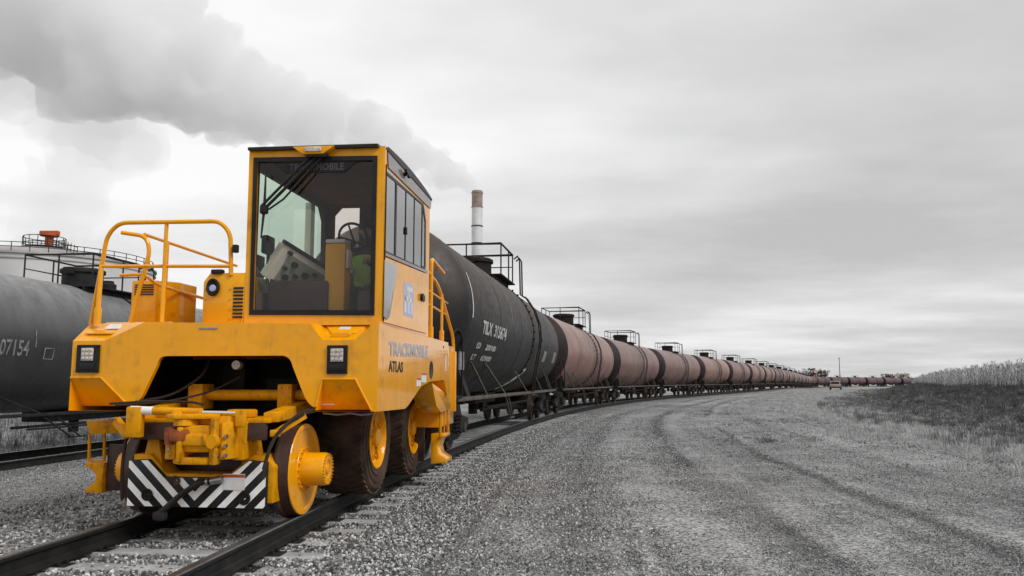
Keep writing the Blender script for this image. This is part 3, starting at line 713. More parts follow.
for v in m.b.verts: v.co.z += 1.735 + (v.co.y-.27)/.22*.125
m.build('flap_label', M_WHITE, fl)
m = MB(); m.box(-.24, -.06, F0-.006, F0-.001, 1.755, 1.775, bev=.002); m.build('slot_plate', M_STEEL, MV)
m = MB(); m.box(.92, 1.07, F0+.16, F0+.175, 1.03, 1.05); m.build('small_label', M_WHITE, MV)

# underframe, machinery and dark lining walls added to keep the opening in shade
m = MB()
m.box(-1.0, -.93, .46, 1.44, .98, 1.60); m.box(.96, 1.03, .46, 1.44, .98, 1.60); m.box(-.925, .955, .27, 1.44, 1.54, 1.60); m.box(-.62, .62, 1.35, 1.42, .75, 1.50); m.box(-.55, .55, .3, 3.9, .62, .80); m.box(-1.0, 1.0, 1.45, 1.55, .5, 1.5)
m.box(-.35, -.1, .95, 1.3, 1.05, 1.48, bev=.02); m.box(.1, .5, 1.0, 1.3, .9, 1.3, bev=.02); m.box(-1.35, -.95, 1.1, 3.2, .55, 1.0); m.box(-.75, .75, 4.0, 5.0, .62, .95, bev=.02)
m.build('chassis', M_DARK, MV)
m = MB(); m.cyl((-.02, .62, 1.42), (-.02, .55, 1.42), .045, 16); m.build('work_lamp', M_LENS, MV)
m = MB(); m.cyl((-.45, .62, 1.12), (.75, .62, 1.12), .055, 14); m.build('cross_tube', M_YD, MV)
for x in (-.40, .52):
    m = MB(); m.box(x-.075, x+.075, .48, .74, .98, 1.23, bev=.012)
    for a in (-.04, .04): m.cyl((x+a, .48, 1.20), (x+a, .468, 1.20), .014, 6)
    m.build('tube_bracket', M_YD, MV)
for s in (-1, 1):
    m = MB(); m.prism([(-.16, .89), (-.16, .975), (.98, 1.10), (.98, .95)], 'x', s*.58, s*.72, bev=.01); m.build('frame_beam', M_YD, MV)
m = MB(); m.box(-.62, .66, -.22, .34, .885, .925, bev=.008); m.box(-.44, -.12, -.16, .1, .925, 1.0, bev=.012); m.build('coupler_deck', M_YD, MV)
m = MB(); m.box(-.60, .63, -.235, -.16, .735, .884, bev=.006); m.build('coupler_beam', M_BROWN, MV)
# coupler: jaw, guide, knuckle
m = MB(); m.box(-.02, .36, -.50, .1, .70, .93, bev=.03)
m.prism([(.36, -.42), (.50, -.50), (.58, -.40), (.58, -.1), (.36, -.1)], 'z', .64, .96, bev=.02); m.box(.50, .64, -.30, -.08, .62, .96, bev=.015)
m.box(-.14, .0, -.46, -.2, .66, .90, bev=.03); m.prism([(-.10, -.44), (.02, -.52), (.34, -.52), (.40, -.40)], 'z', .60, .66, bev=.015); m.box(.0, .34, -.53, -.47, .76, .86, bev=.015); m.box(.0, .06, -.54, -.40, .62, .92, bev=.015)
m.lathe([(.93, .02), (.93, .13), (.99, .12), (1.0, .02)], 'z', (.02, -.40, 0), 18)
m.lathe([(.93, .02), (.93, .16), (1.01, .14), (1.02, .02)], 'z', (.46, -.26, 0), 18)
m.box(.05, .40, -.36, -.16, .93, 1.015, bev=.015)
cp = m.build('coupler', M_YD, MV); cp.scale = (.78, 1, 1); cp.location = (-.03, 0, -.055)
m = MB(); m.prism([(-.20, -.47), (-.04, -.56), (.12, -.53), (.13, -.44), (-.02, -.40)], 'z', .79, .90, bev=.025); m.lathe([(.78, .01), (.77, .06), (.91, .06), (.92, .01)], 'z', (-.11, -.47, 0), 14); m.build('knuckle', M_KNUCK, cp)
m = MB()
for x in (.46, .54):
    for z in (.68, .76, .84): m.lathe([(-.508, .006), (-.508, .016), (-.47, .018)], 'y', (x, 0, z), 10)
m.build('coupler_bolts', M_STEEL, cp, kind='stuff')
m = MB(); m.box(.16, .34, -.42, -.37, 1.016, 1.020); m.build('coupler_plate', M_STEEL, cp)
m = MB(); m.prism([(-.16, -.50), (-.02, -.56), (.12, -.50), (.40, -.40), (.40, -.30), (-.10, -.34)], 'z', .985, 1.03, bev=.012); m.lathe([(1.02, .02), (1.02, .055), (1.05, .05), (1.06, .01)], 'z', (-.06, -.46, 0), 14); m.build('coupler_arm', M_YD, cp)
m = MB(); m.lathe([(-.57, .02), (-.57, .06), (-.42, .065), (-.42, .02)], 'y', (.42, 0, .80), 16); m.prism([(.36, -.50), (.44, -.545), (.46, -.50), (.44, -.40), (.36, -.40)], 'z', .60, .99, bev=.012); m.build('coupler_flange', M_YD, cp)
m = MB(); m.box(-.16, -.04, -.485, -.44, .64, .80, bev=.01); m.build('left_plate', M_YD, cp)
for z in (.67, .73):
    m = MB(); m.lathe([(-.495, .004), (-.495, .014), (-.48, .015)], 'y', (-.11, 0, z), 8); m.build('bolt', M_STEEL, cp)
m = MB(); m.box(.20, .44, -.10, .06, .926, 1.0, bev=.02); m.build('coupler_carrier', M_YD, MV)
# hydraulic cylinder lying across
m = MB(); m.cyl((-.57, -.32, 1.0), (.10, -.36, .985), .036, 16); m.box(-.60, -.46, -.37, -.29, .76, 1.03, bev=.012); hy = m.build('hydraulic_cylinder', M_YD, MV)
m = MB(); m.cyl((.10, -.36, .985), (.44, -.38, .98), .017, 12); m.build('piston_rod', M_CHROME, hy)
m = MB(); m.box(.43, .52, -.42, -.36, .86, 1.01, bev=.015); m.build('rod_eye', M_YD, hy)
m = MB(); m.cyl((-.58, -.3205, 1.0), (-.36, -.3335, .995), .0375, 16); m.build('cylinder_label', M_CHIP, hy)
m = MB(); m.tube(rounded([(-.66, -.30, .62), (-.70, -.33, .80), (-.86, -.2, .92), (-.98, -.05, .98)], .1), [.03]*14, 10) if False else m.bar((-.80, -.18, .90), (-.60, -.32, .78), .05, .07); m.build('sander_arm', M_YD, MV)
m = MB(); m.bar((.74, -.26, .80), (.93, -.06, .95), .04, .055); m.box(.70, .78, -.30, -.22, .77, .83, bev=.01); m.build('sander_arm', M_YD, MV)
for pts, r in (([(-.30, .55, 1.48), (-.30, .45, 1.32), (-.55, .35, 1.12), (-.85, .2, 1.06)], .014), ([(.05, .5, 1.30), (-.2, .4, 1.15), (-.5, .1, 1.06), (-.9, -.05, 1.03)], .010), ([(-.95, -.05, 1.05), (-.4, -.26, 1.08), (.0, -.3, 1.07), (.1, -.33, 1.05)], .011), ([(.95, -.02, 1.0), (.86, -.22, .92), (.74, -.34, .75), (.70, -.40, .50)], .016), ([(.98, .02, 1.0), (.80, -.3, .86), (.72, -.40, .62), (.71, -.43, .42)], .014), ([(-.72, -.02, .95), (-.70, -.16, .8), (-.70, -.22, .5), (-.69, -.20, .2)], .016)):
    m = MB(); m.tube(rounded(pts, .14, 5), r, 8); m.build('hose', M_HOSE, MV)
m = MB(); m.tube([(.96, .35, .955), (1.1, .34, .94), (1.22, .36, .955), (1.34, .34, .94), (1.44, .36, .95)], .012, 6); m.build('conduit', M_STEEL, MV)
# striped buffer plate
BP = -.22
PL = [(-.635, .145), (.655, .14), (.655, .545), (.49, .56), (.28, .405), (-.29, .405), (-.45, .56), (-.635, .55)]
m = MB(); m.prism(PL, 'y', BP, BP+.045, bev=.004); bp = m.build('bumper_plate', M_BLACK, MV)
def clip(poly, a, b, c):
    """keep a*x+b*y<=c"""
    o = []
    for i, p in enumerate(poly):
        q = poly[(i+1) % len(poly)]; dp = a*p[0]+b*p[1]-c; dq = a*q[0]+b*q[1]-c
        if dp <= 0: o.append(p)
        if dp*dq < 0: t = dp/(dp-dq); o.append((p[0]+t*(q[0]-p[0]), p[1]+t*(q[1]-p[1])))
    return o
convex = [[(-.63, .15), (0, .147), (0, .40), (-.29, .40), (-.63, .40)], [(-.63, .4005), (-.295, .4005), (-.455, .553), (-.63, .545)], [(0, .147), (.65, .145), (.65, .40), (.28, .40), (0, .40)], [(.285, .4005), (.65, .4005), (.65, .54), (.492, .553)]]
m = MB()
for k in range(-16, 22):
    for i, pg in enumerate(convex):
        sgn = 1 if i < 2 else -1            # stripes fall to the middle: v-shape
        c0 = k*.172 + .03; q = clip(clip(pg, sgn, 1.0, c0+.078), -sgn, -1.0, -c0)
        if len(q) > 2: m.face(*[(u, BP-.003, v) for u, v in q])
bmesh.ops.recalc_face_normals(m.b, faces=m.b.faces); m.build('stripe', M_CHIP, bp)
m = MB(); m.box(.26, .46, BP-.008, BP-.004, .30, .44); wl = m.build('warning_plate', M_WHITE, bp)
m = MB(); m.box(.262, .458, BP-.0105, BP-.0085, .41, .435); m.build('plate_band', M_RED, wl)
for x, z, r in ((-.18, .375, .045), (-.44, .25, .055), (.46, .23, .06)):
    m = MB(); m.lathe([(BP-.012, r), (BP-.012, r*.72), (BP+.05, r*.6)], 'y', (x, 0, z), 18, cap=False); m.lathe([(BP-.006, r*.72), (BP-.002, .001)], 'y', (x, 0, z), 18, cap=False); m.build('socket', M_DARK if r > .05 else M_BROWN, bp)  # flat dark disc stands in for the shade inside each hole
m = MB(); m.prism([(-.62, .40), (-.62, .60), (-.46, .60), (-.30, .43), (.29, .43), (.50, .60), (.62, .60), (.70, .5), (.70, .18), (-.64, .18)], 'y', BP+.05, BP+.30, bev=.01); m.build('bumper_box', M_YD, MV)
for s in (-1, 1):
    m = MB(); m.prism([(s*.36, .45), (s*.58, .45), (s*.52, .74), (s*.42, .74)], 'y', -.12, -.04, bev=.01); m.build('bumper_bracket', M_YD, MV)
m = MB(); m.tube(rounded([(.22, BP-.05, .385), (.08, BP-.06, .375), (-.10, BP-.07, .26), (-.24, BP-.08, .13)], .12, 6), .026, 12); ah = m.build('air_hose', M_HOSE, MV)
m = MB(); m.cyl((.27, BP-.045, .40), (.17, BP-.055, .38), .034, 14); m.cyl((.15, BP-.055, .377), (.13, BP-.056, .375), .036, 14); m.build('hose_fitting', M_STEEL, ah)
m = MB(); m.box(-.33, -.21, BP-.12, BP-.04, .04, .12, bev=.025); m.cyl((-.24, BP-.08, .13), (-.27, BP-.08, .09), .034, 12); m.build('gladhand', M_UNDERG, ah)

# rail wheels
def rail_wheel(y, s):
    r = .43; o = (0, y, r); mt = M_YD if y > 2 else M_Y
    m = MB(); m.lathe([(s*.655, r*.5), (s*.66, r+.026), (s*.682, r+.028), (s*.698, r+.004), (s*.712, r), (s*.792, r-.004), (s*.792, r*.6), (s*.70, r*.5)], 'x', o, 48, cap=False); w = m.build('rail_wheel', M_BROWN, MV)
    m = MB(); m.lathe([(s*.793, r-.006), (s*.803, r-.012), (s*.805, r-.05), (s*.778, r-.085), (s*.765, .26), (s*.775, .225), (s*.80, .205), (s*.80, .05)], 'x', o, 48); m.build('wheel_disc', mt, w)
    m = MB(); m.lathe([(s*.79, .165), (s*.84, .155), (s*1.00, .155), (s*1.02, .145), (s*1.025, .09), (s*1.012, .085), (s*1.012, .05), (s*1.03, .045), (s*1.035, .01)], 'x', o, 36); m.build('wheel_hub', mt, w)
    m = MB()
    for k in range(26):
        a = 2*PI*k/26; m.cyl((s*1.0, y+.138*math.cos(a), r+.138*math.sin(a)), (s*1.032, y+.138*math.cos(a), r+.138*math.sin(a)), .0085, 6)
    for k in range(20):
        a = 2*PI*k/20; m.cyl((s*.78, y+.192*math.cos(a), r+.192*math.sin(a)), (s*.820, y+.192*math.cos(a), r+.192*math.sin(a)), .012, 6)
    m.build('wheel_bolts', M_YD, w, kind='stuff')
for y in (.35, 4.62):
    for s in (-1, 1): rail_wheel(y, s)
    m = MB(); m.cyl((-.66, y, .43), (.66, y, .43), .10, 16); m.box(-.4, .4, y-.16, y+.16, .3, .60, bev=.03); m.build('axle', M_BROWN, MV)
# road tyres riding on the rails
def tyre_meshes():
    m = MB(); R = .615
    m.lathe([(-.24, .34), (-.255, .36), (-.265, .46), (-.262, .56), (-.235, R-.02), (-.21, R-.005), (0, R), (.21, R-.005), (.235, R-.02), (.262, .56), (.265, .46), (.255, .36), (.24, .34)], 'x', (0, 0, 0), 56, cap=False)
    for k in range(40):
        for s in (-1, 1):
            a = 2*PI*(k+(.5 if s > 0 else 0))/40; M = Matrix.Rotation(a, 4, 'X')
            t = bmesh.new(); bmesh.ops.create_cube(t, size=1); bmesh.ops.scale(t, vec=(.22, .046, .026), verts=t.verts); bmesh.ops.rotate(t, matrix=Matrix.Rotation(s*.35, 3, 'Z'), verts=t.verts)
            bmesh.ops.translate(t, vec=(s*.135, 0, R-.002), verts=t.verts); bmesh.ops.transform(t, matrix=M, verts=t.verts); m.merge(t)
    for r in (.42, .50):
        m.lathe([(.258, r-.006), (.272, r), (.258, r+.006)], 'x', (0, 0, 0), 48, cap=False)
    ty = m.mesh('tyre', M_RUBBER)
    m = MB(); m.lathe([(.20, .345), (.262, .350), (.268, .338), (.250, .320), (.20, .305), (.175, .25), (.185, .20), (.21, .19), (.215, .05)], 'x', (0, 0, 0), 40, cap=False); m.lathe([(.20, .11), (.26, .10), (.275, .08), (.28, .01)], 'x', (0, 0, 0), 20)
    rim = m.mesh('rim', M_Y)
    m = MB()
    for k in range(10):
        a = 2*PI*k/10; m.cyl((.15, .225*math.cos(a), .215*math.sin(a)), (.225, .225*math.cos(a), .225*math.sin(a)), .020, 6)
    for k in range(5):
        a = 2*PI*k/5+.3; m.bar((.21, .11*math.cos(a), .11*math.sin(a)), (.20, .29*math.cos(a), .29*math.sin(a)), .05, .05)
    return ty, rim, m.mesh('wheel_nuts', M_YD)
TY, RIM, NUT = tyre_meshes()
for y in (1.84, 3.72):
    for s in (-1, 1):
        t = inst('tyre', TY, MV, (s*.845, y, .625), 0 if s > 0 else PI); inst('rim', RIM, t); inst('wheel_nuts', NUT, t)['kind'] = 'stuff'
for y in (1.84, 3.72):
    m = MB(); m.cyl((-.8, y, .62), (.8, y, .62), .12, 14); m.build('drive_axle', M_DARK, MV)

# ---- cab
CX0, CX1, CY0, CY1, CZ0, CZ1 = .13, 1.505, .36, 2.66, 1.80, 3.575
def cab_shell():
    m = MB()
    # front frame with windshield hole
    o = [(CX0, CZ0), (CX1, CZ0), (CX1+.01, CZ1), (CX0-.01, CZ1)]; hole = [(.205, 1.93), (1.425, 1.915), (1.425, 3.455), (.19, 3.47)]
    frame(m, [o, hole], 'y', CY0, CY0+.07)
    # right side wall below the windows
    frame(m, [[(CY0+.071, CZ0), (CY1, CZ0), (CY1, 3.565), (CY0+.071, 3.565)], [(.455, 2.52), (2.36, 2.60), (2.395, 2.66), (2.38, 3.22), (2.23, 3.395), (.455, 3.33)]], 'x', CX1-.05, CX1-.005)
    return m.build('cab', M_Y, MV)
cab_shell()
m = MB(); frame(m, [[(CY0+.071, CZ0), (CY1-.05, CZ0), (CY1-.05, CZ1-.02), (CY0+.071, CZ1-.02)], [(.50, 2.16), (2.54, 2.20), (2.52, 3.27), (2.38, 3.43), (.50, 3.40)]], 'x', CX0, CX0+.05); m.build('cab_side_wall', M_CABIN, MV)
m = MB(); frame(m, [[(CX0, CZ0), (CX1-.051, CZ0), (CX1-.051, CZ1-.02), (CX0, CZ1-.02)], [(.27, 2.62), (.60, 2.62), (.60, 3.47), (.36, 3.47), (.27, 3.37)]], 'y', CY1-.049, CY1); m.build('cab_rear_wall', M_CABIN, MV)
m = MB(); m.box(CX0+.05, CX1-.05, CY0+.08, CY1-.05, 1.812, 1.85); m.build('cab_floor', M_DARK, MV)
m = MB(); m.box(CX0+.05, CX1-.05, CY0+.08, CY1-.05, 3.50, 3.53); m.build('headliner', M_CABIN, MV)
# roof: front visor edge, bulged side profile
def roof():
    m = MB(); n = 14; ys = [CY0-.06 + (CY1+.05-CY0+.06)*i/n for i in range(n+1)]
    prof = [(y, 3.578 + .055*math.sin(PI*min(1, max(0, (y-CY0+.1)/2.45)))**.8) for y in ys]
    m.prism([(ys[0], 3.555)] + prof + [(ys[-1], 3.555)], 'x', CX0-.002, CX1-.05)
    m.prism([(CY0+.02, 3.556)] + [q for q in prof if q[0] > CY0+.02] + [(ys[-1], 3.556)], 'x', CX1-.049, CX1+.016)
    m.build('cab_roof', M_BLACK, MV, ang=40)
    m = MB(); m.prism([(ys[1]+.06, 3.40)] + [(y, z-.012) for y, z in prof[1:]] + [(CY1, 3.44)], 'x', CX1+.001, CX1+.008); m.build('roof_side_trim', M_ROOFSIDE, MV, ang=40)
roof()
m = MB(); m.bar((.62, CY0-.05, 3.53), (1.02, CY0-.05, 3.53), .05, .06) if False else m.prism([(.60, 3.565), (1.03, 3.565), (.92, 3.485), (.71, 3.485)], 'y', CY0-.10, CY0-.005, bev=.006); lb = m.build('lamp_bracket', M_Y, MV)
m = MB(); m.box(.735, .90, CY0-.118, CY0-.101, 3.505, 3.555, bev=.006); m.build('marker_lamp', M_LENS, lb)
m = MB(); m.cyl((CX1+.008, 1.18, 3.50), (CX1+.05, 1.18, 3.50), .02, 10); m.bar((CX1+.04, 1.12, 3.53), (CX1+.04, 1.30, 3.50), .03, .03); m.build('side_lamp', M_BLACK, MV)
# windshield
m = MB(); frame(m, [[(.185, 1.905), (1.44, 1.89), (1.44, 3.475), (.17, 3.49)], [(.225, 1.955), (1.395, 1.94), (1.395, 3.43), (.21, 3.445)]], 'y', CY0-.012, CY0-.001); ws = m.build('windshield', M_BLACK, MV)
m = MB(); m.box(.20, 1.42, CY0+.02, CY0+.026, 1.92, 3.46); m.build('windshield_pane', M_GLASS, ws)
m = MB(); m.prism([(.36, 3.43), (1.23, 3.43), (1.11, 3.325), (.49, 3.325)], 'y', CY0+.004, CY0+.010); sv = m.build('sun_strip', M_BLACK, ws)
place_text('lettering', 'TRACKMOBILE', .105, lambda u, v, w: (.54+u, CY0+.001+w*.2, 3.345+v), M_TEXTSTRIP, ws, fit=.56, bold=.001)
# wiper
wp = MB(); wp.tube([(.80, CY0-.05, 3.50), (.30, CY0-.07, 2.98)], .014, 6); wp.tube([(.86, CY0-.05, 3.49), (.33, CY0-.07, 2.95)], .016, 6); wp.tube([(.90, CY0-.06, 3.47), (.52, CY0-.075, 3.04), (.38, CY0-.075, 2.945), (.30, CY0-.07, 2.95)], .010, 6); wp.box(.74, .96, CY0-.09, CY0-.03, 3.455, 3.50, bev=.012); wa = wp.build('wiper', M_BLACK, MV)
m = MB(); m.tube([(.325, CY0-.06, 3.33), (.318, CY0-.05, 2.95), (.300, CY0-.06, 2.66)], [.008, .016, .008], 6); m.box(.28, .36, CY0-.085, CY0-.03, 2.90, 2.99, bev=.015); m.build('wiper_blade', M_BLACK, wa)
# side windows
m = MB(); frame(m, [[(.45, 2.51), (2.38, 2.595), (2.405, 2.66), (2.39, 3.23), (2.24, 3.405), (.45, 3.34)]] + [[(a, 2.53+.045*a-.02+.01), (b, 2.53+.045*b-.01), (b, 3.31+.04*(b-.5)), (a, 3.31+.04*(a-.5))] for a, b in ((.47, .84), (.90, 1.308), (1.328, 1.74), (1.755, 2.165))] + [[(2.18, 2.635), (2.36, 2.66), (2.35, 3.20), (2.20, 3.36)]], 'x', CX1-.006, CX1+.006); sw = m.build('side_window', M_BLACK, MV)
for a, b in ((.47, .86), (.88, 1.32), (1.33, 1.74), (1.75, 2.38)):
    m = MB(); m.box(CX1-.004, CX1, a, b-.005, 2.54, 3.38); m.build('window_pane', M_GLASSS, sw)
m = MB(); m.box(CX1+.006, CX1+.02, 1.30, 1.34, 2.86, 2.94, bev=.004); m.build('window_latch', M_BLACK, sw)
m = MB(); m.box(CX0+.022, CX0+.028, .49, 2.55, 2.15, 3.44); m.build('left_window_pane', M_GLASSG, MV)
m = MB(); m.box(.26, .61, CY1-.03, CY1-.024, 2.61, 3.48); m.build('rear_window_pane', M_GLASS, MV)
# door skin, grey panel, logo, handle
m = MB(); frame(m, [[(.43, 1.83), (2.50, 1.845), (2.50, 2.575), (.43, 2.47)]], 'x', CX1+.001, CX1+.012); door = m.build('cab_door', M_Y, MV)
m = MB(); m.prism([(.40, 2.44), (.90, 2.46), (.88, 2.36), (.62, 1.90), (.52, 1.86), (.40, 1.88)], 'x', CX1+.013, CX1+.022, bev=.003); m.build('grey_panel', M_GREYPANEL, door)
m = MB(); m.cyl((CX1+.012, 2.12, 2.25), (CX1+.045, 2.12, 2.25), .045, 14); m.cyl((CX1+.012, 2.25, 2.25), (CX1+.03, 2.25, 2.25), .04, 14); m.build('door_handle', M_BLACK, door)
m = MB(); m.tube([(CX1+.012, .415, 1.84), (CX1+.012, .415, 3.4)], .008, 6); m.build('door_hinge', M_BLACK, door)
m = MB(); m.box(CX1+.010, CX1+.016, .43, 2.50, 2.485, 2.515)
for v in m.b.verts: v.co.z += (v.co.y-.43)*.05
m.build('window_sill_strip', M_ROOFSIDE, door)
lx = CX1+.0135; m = MB(); m.box(lx-.001, lx+.001, 1.24, 1.70, 1.97, 2.335); lg = m.build('logo_backing', M_BLUE, door)
m = MB()
for a, b, c, d in ((1.29, 1.65, 2.13, 2.185), (1.29, 1.345, 2.0, 2.185), (1.45, 1.505, 2.0, 2.185), (1.60, 1.655, 2.0, 2.185), (1.38, 1.66, 2.245, 2.30), (1.45, 1.505, 2.185, 2.245)): m.box(lx+.001, lx+.004, a, b, c, d)
m.build('logo_letters', M_WHITE, lg)
sx = 1.5315
place_text('lettering', 'TRACKMOBILE', .19, lambda u, v, w: (sx+w, .60+u, 1.515+v+.02*u), M_TEXTGREY, MV, fit=1.90, bold=.008)
place_text('lettering', 'ATLAS', .15, lambda u, v, w: (sx+w, .60+u, 1.355+v), M_TEXTBLACK, MV, fit=.60, bold=.004)
m = MB(); m.lathe([(1.531, .001), (1.533, .075), (1.5375, .09), (1.531, .10)], 'x', (0, 0, 0), 24, cap=False)
for v in m.b.verts: v.co.y = v.co.y*1.1 + 2.72; v.co.z = v.co.z*1.15 + 1.40
m.build('filler_cap', M_BLACK, MV)
for a, b, c, d in ((1.88, 2.10, 1.20, 1.30), (2.14, 2.42, 1.245, 1.36)):
    m = MB(); m.box(1.5312, 1.534, a, b, c, d); lp = m.build('side_label', M_WHITE, MV)
    m = MB(); m.box(1.5342, 1.536, a, b, d-.025, d-.003); m.build('label_band', M_RED, lp)
m = MB(); m.box(1.5312, 1.5335, 3.70, 3.76, 1.40, 1.62); m.build('reflector', M_WHITE, MV)
m = MB(); m.lathe([(1.5312, .018), (1.536, .016), (1.536, .001)], 'x', (0, 3.55, 1.72), 10); m.build('side_bolt', M_BLACK, MV)
# cab interior
m = MB(); m.box(.02, .10, 2.24, 2.38, 1.84, 3.46, bev=.01); m.build('exhaust_stack', M_CONSOLE, MV)
m = MB(); m.box(.83, 1.04, .66, .86, 1.85, 2.66, bev=.012); stn = m.build('steering_column', M_YDIM, MV)
m = MB(); m.prism([(.835, .65), (1.035, .65), (1.035, .85), (.835, .85)], 'z', 2.66, 2.70, bev=.006); m.box(1.041, 1.07, .68, .82, 2.40, 2.60, bev=.01); m.build('column_cap', M_GREYPANEL, stn)
m = MB()
R_ = Matrix.Rotation(math.radians(-62), 3, 'X')
ring = [R_ @ Vector((.15*math.cos(2*PI*k/28), .15*math.sin(2*PI*k/28), 0)) + Vector((1.02, .98, 2.78)) for k in range(28)]
m.tube(ring, .014, 8, closed=True)
for k in (3, 14, 20): m.tube([tuple(Vector((1.02, 1.02, 2.74))), tuple(ring[k])], .011, 6)
m.cyl((1.02, 1.02, 2.72), (.96, .84, 2.58), .03, 10); m.build('steering_wheel', M_BLACK, MV)
# tilted instrument console along the left
def console():
    P0 = Vector((.42, .62, 2.66)); P1 = Vector((.80, 1.35, 2.38)); ax = (P1-P0).normalized(); up = Vector((.25, -.30, .92)); up = (up-ax*up.dot(ax)).normalized(); nrm = ax.cross(up)
    if nrm.y > 0: nrm = -nrm
    Lh = (P1-P0).length; Hh = .40
    def P(u, v, w): return tuple(P0 + ax*u - up*v + nrm*w)
    m = MB()
    t = bmesh.new(); bmesh.ops.create_cube(t, size=1); bmesh.ops.bevel(t, geom=t.edges[:], offset=.03, segments=2, affect='EDGES')
    for v in t.verts: v.co = P((v.co.x+.5)*Lh, (v.co.y+.5)*Hh, (v.co.z-.5)*.10)
    m.merge(t); bmesh.ops.recalc_face_normals(m.b, faces=m.b.faces); c = m.build('console', M_CONSOLE, MV)
    m = MB()
    for u, v in ((.10, .06), (.10, .40), (.22, .14), (.30, .24), (.30, .37), (.50, .12), (.52, .30), (.66, .30), (.20, .30), (.45, .38), (.74, .10), (.40, .18), (.60, .20), (.74, .36), (.14, .22)):
        p, q = Vector(P(u, v, 0)), Vector(P(u, v, .05)); m.cyl(p, q, .032 if (u*10) % 2 < 1 else .022, 10)
    m.build('knobs', M_BLACK, c, kind='stuff')
    m = MB()
    t = bmesh.new(); bmesh.ops.create_cube(t, size=1)
    for v in t.verts: v.co = P(.42 + v.co.x*.62, .22 + v.co.y*.30, .004 + v.co.z*.006)
    m.merge(t); m.build('display', M_SCREEN, c)
    m = MB(); m.tube([P(-.03, -.01, 0), P(Lh*1.02, -.01, .01)], .022, 8); m.build('console_rail', M_BLACK, c)
console()
m = MB(); m.box(.24, .88, .62, 1.5, 1.851, 2.28, bev=.04); m.build('console_base', M_UPH, MV)
m = MB(); m.box(.19, .27, .55, .74, 2.55, 2.74, bev=.02); m.cyl((.23, .66, 2.25), (.23, .66, 2.6), .02, 8); m.build('dash_monitor', M_BLACK, MV)
m = MB(); m.box(.78, 1.28, 1.55, 2.05, 1.851, 2.20, bev=.05); m.box(.78, 1.28, 1.98, 2.12, 2.20, 2.86, bev=.05); m.build('driver_seat', M_UPH, MV)
m = MB(); m.box(1.20, 1.43, .55, 1.35, 1.851, 2.16, bev=.04); m.build('door_side_box', M_UPH, MV)
# ---- deck furniture: railings, cabinets, horn box, steps, ladder
def railing(name, pipes, r=.022):
    m = MB()
    for p in pipes: m.tube(p, r, 8)
    return m.build(name, M_Y, MV)
m = MB(); m.tube(rounded([(-1.50, .42, 1.83), (-1.33, .34, 2.72), (-1.20, .32, 2.845), (-.14, .32, 2.84), (-.03, .33, 2.72), (-.02, .36, 2.30)], .14), .022, 10); fr_ = m.build('front_handrail', M_Y, MV)
m = MB(); m.cyl((-1.40, .36, 2.41), (-.02, .345, 2.39), .018, 8); m.build('middle_rail', M_Y, fr_)
m = MB(); m.cyl((-.70, .33, 1.83), (-.70, .33, 2.84), .020, 8); m.build('post', M_Y, fr_)
m = MB(); m.tube([(-1.40, .37, 1.83), (-1.40, .37, 1.98), (-1.395, .36, 2.0), (-1.385, .36, 2.41)], [.034, .034, .022, .022], 10); m.build('post', M_Y, fr_)
m = MB(); m.tube(rounded([(-1.21, .62, 1.83), (-1.03, .62, 2.60), (-1.08, .62, 2.76), (-1.34, .60, 2.80)], .14), .022, 10); gr_ = m.build('gate_handrail', M_Y, MV)
m = MB(); m.cyl((-1.10, .62, 2.78), (-1.02, 2.64, 2.74), .018, 8); m.build('top_rail', M_Y, gr_)
m = MB(); m.tube(rounded([(-1.33, .60, 2.35), (-1.09, .62, 2.36), (-1.08, .9, 2.28), (-1.02, 2.64, 2.20)], .1), .018, 8); m.build('middle_rail', M_Y, gr_)
m = MB(); m.cyl((-1.08, 1.05, 1.84), (-1.08, 1.05, 2.77), .018, 8); m.build('post', M_Y, gr_)
m = MB(); m.box(-1.07, -.97, 1.98, 2.10, 2.20, 2.28, bev=.015); m.build('gate_catch', M_BLACK, gr_)
# louvred cabinet at the far corner
m = MB(); m.prism([(-1.53, 1.15), (-1.24, 1.15), (-1.08, 1.35), (-1.08, 1.75), (-1.53, 1.75)], 'z', 1.838, 2.365, bev=.012); cb = m.build('louvred_cabinet', M_Y, MV)
for k in range(5):
    m = MB(); m.box(-1.49, -1.27, 1.141, 1.153, 2.205+.026*k, 2.217+.026*k); m.build('louvre', M_BLACK, cb)
# horn box with louvres beside the cab
m = MB(); m.prism([(-.30, 1.82), (-.30, 2.24), (-.235, 2.325), (.125, 2.325), (.125, 1.82)], 'y', .36, .95, bev=.006); hb = m.build('horn_box', M_Y, MV)
for k in range(9):
    m = MB(); m.box(.015, .115, .352, .362, 1.875+.036*k, 1.893+.036*k); m.build('louvre', M_BLACK, hb)
m = MB()
for x in (-.275, -.02):
    for z in (1.86, 1.96, 2.06, 2.16): m.cyl((x, .361, z), (x, .350, z), .008, 6)
m.build('box_rivets', M_YD, hb, kind='stuff')
m = MB(); m.tube([(-.19, .352, 2.235), (-.19, .352, 2.145)], .055, 16); 
m = MB(); m.lathe([(.36, .062), (.325, .066), (.32, .055), (.335, .035), (.352, .005)], 'y', (-.19, 0, 2.18), 20)
for v in m.b.verts: v.co.z = 2.18 + (v.co.z-2.18)*1.35
ho = m.build('horn', M_BLACK, hb)
m = MB(); m.lathe([(.330, .036), (.318, .030), (.316, .003)], 'y', (-.19, 0, 2.17), 16); m.build('horn_lens', M_BLUE, ho)
m = MB(); m.box(-.22, -.10, .33, .40, 2.315, 2.36, bev=.012); m.build('horn_visor', M_BLACK, hb)
m = MB(); m.box(.02, .115, .62, .86, 2.33, 2.56, bev=.012); m.build('battery_box', M_BLACK, MV)
m = MB(); m.box(.005, .06, .30, .352, 2.52, 2.60, bev=.01); m.build('mirror_bracket', M_BLACK, MV)
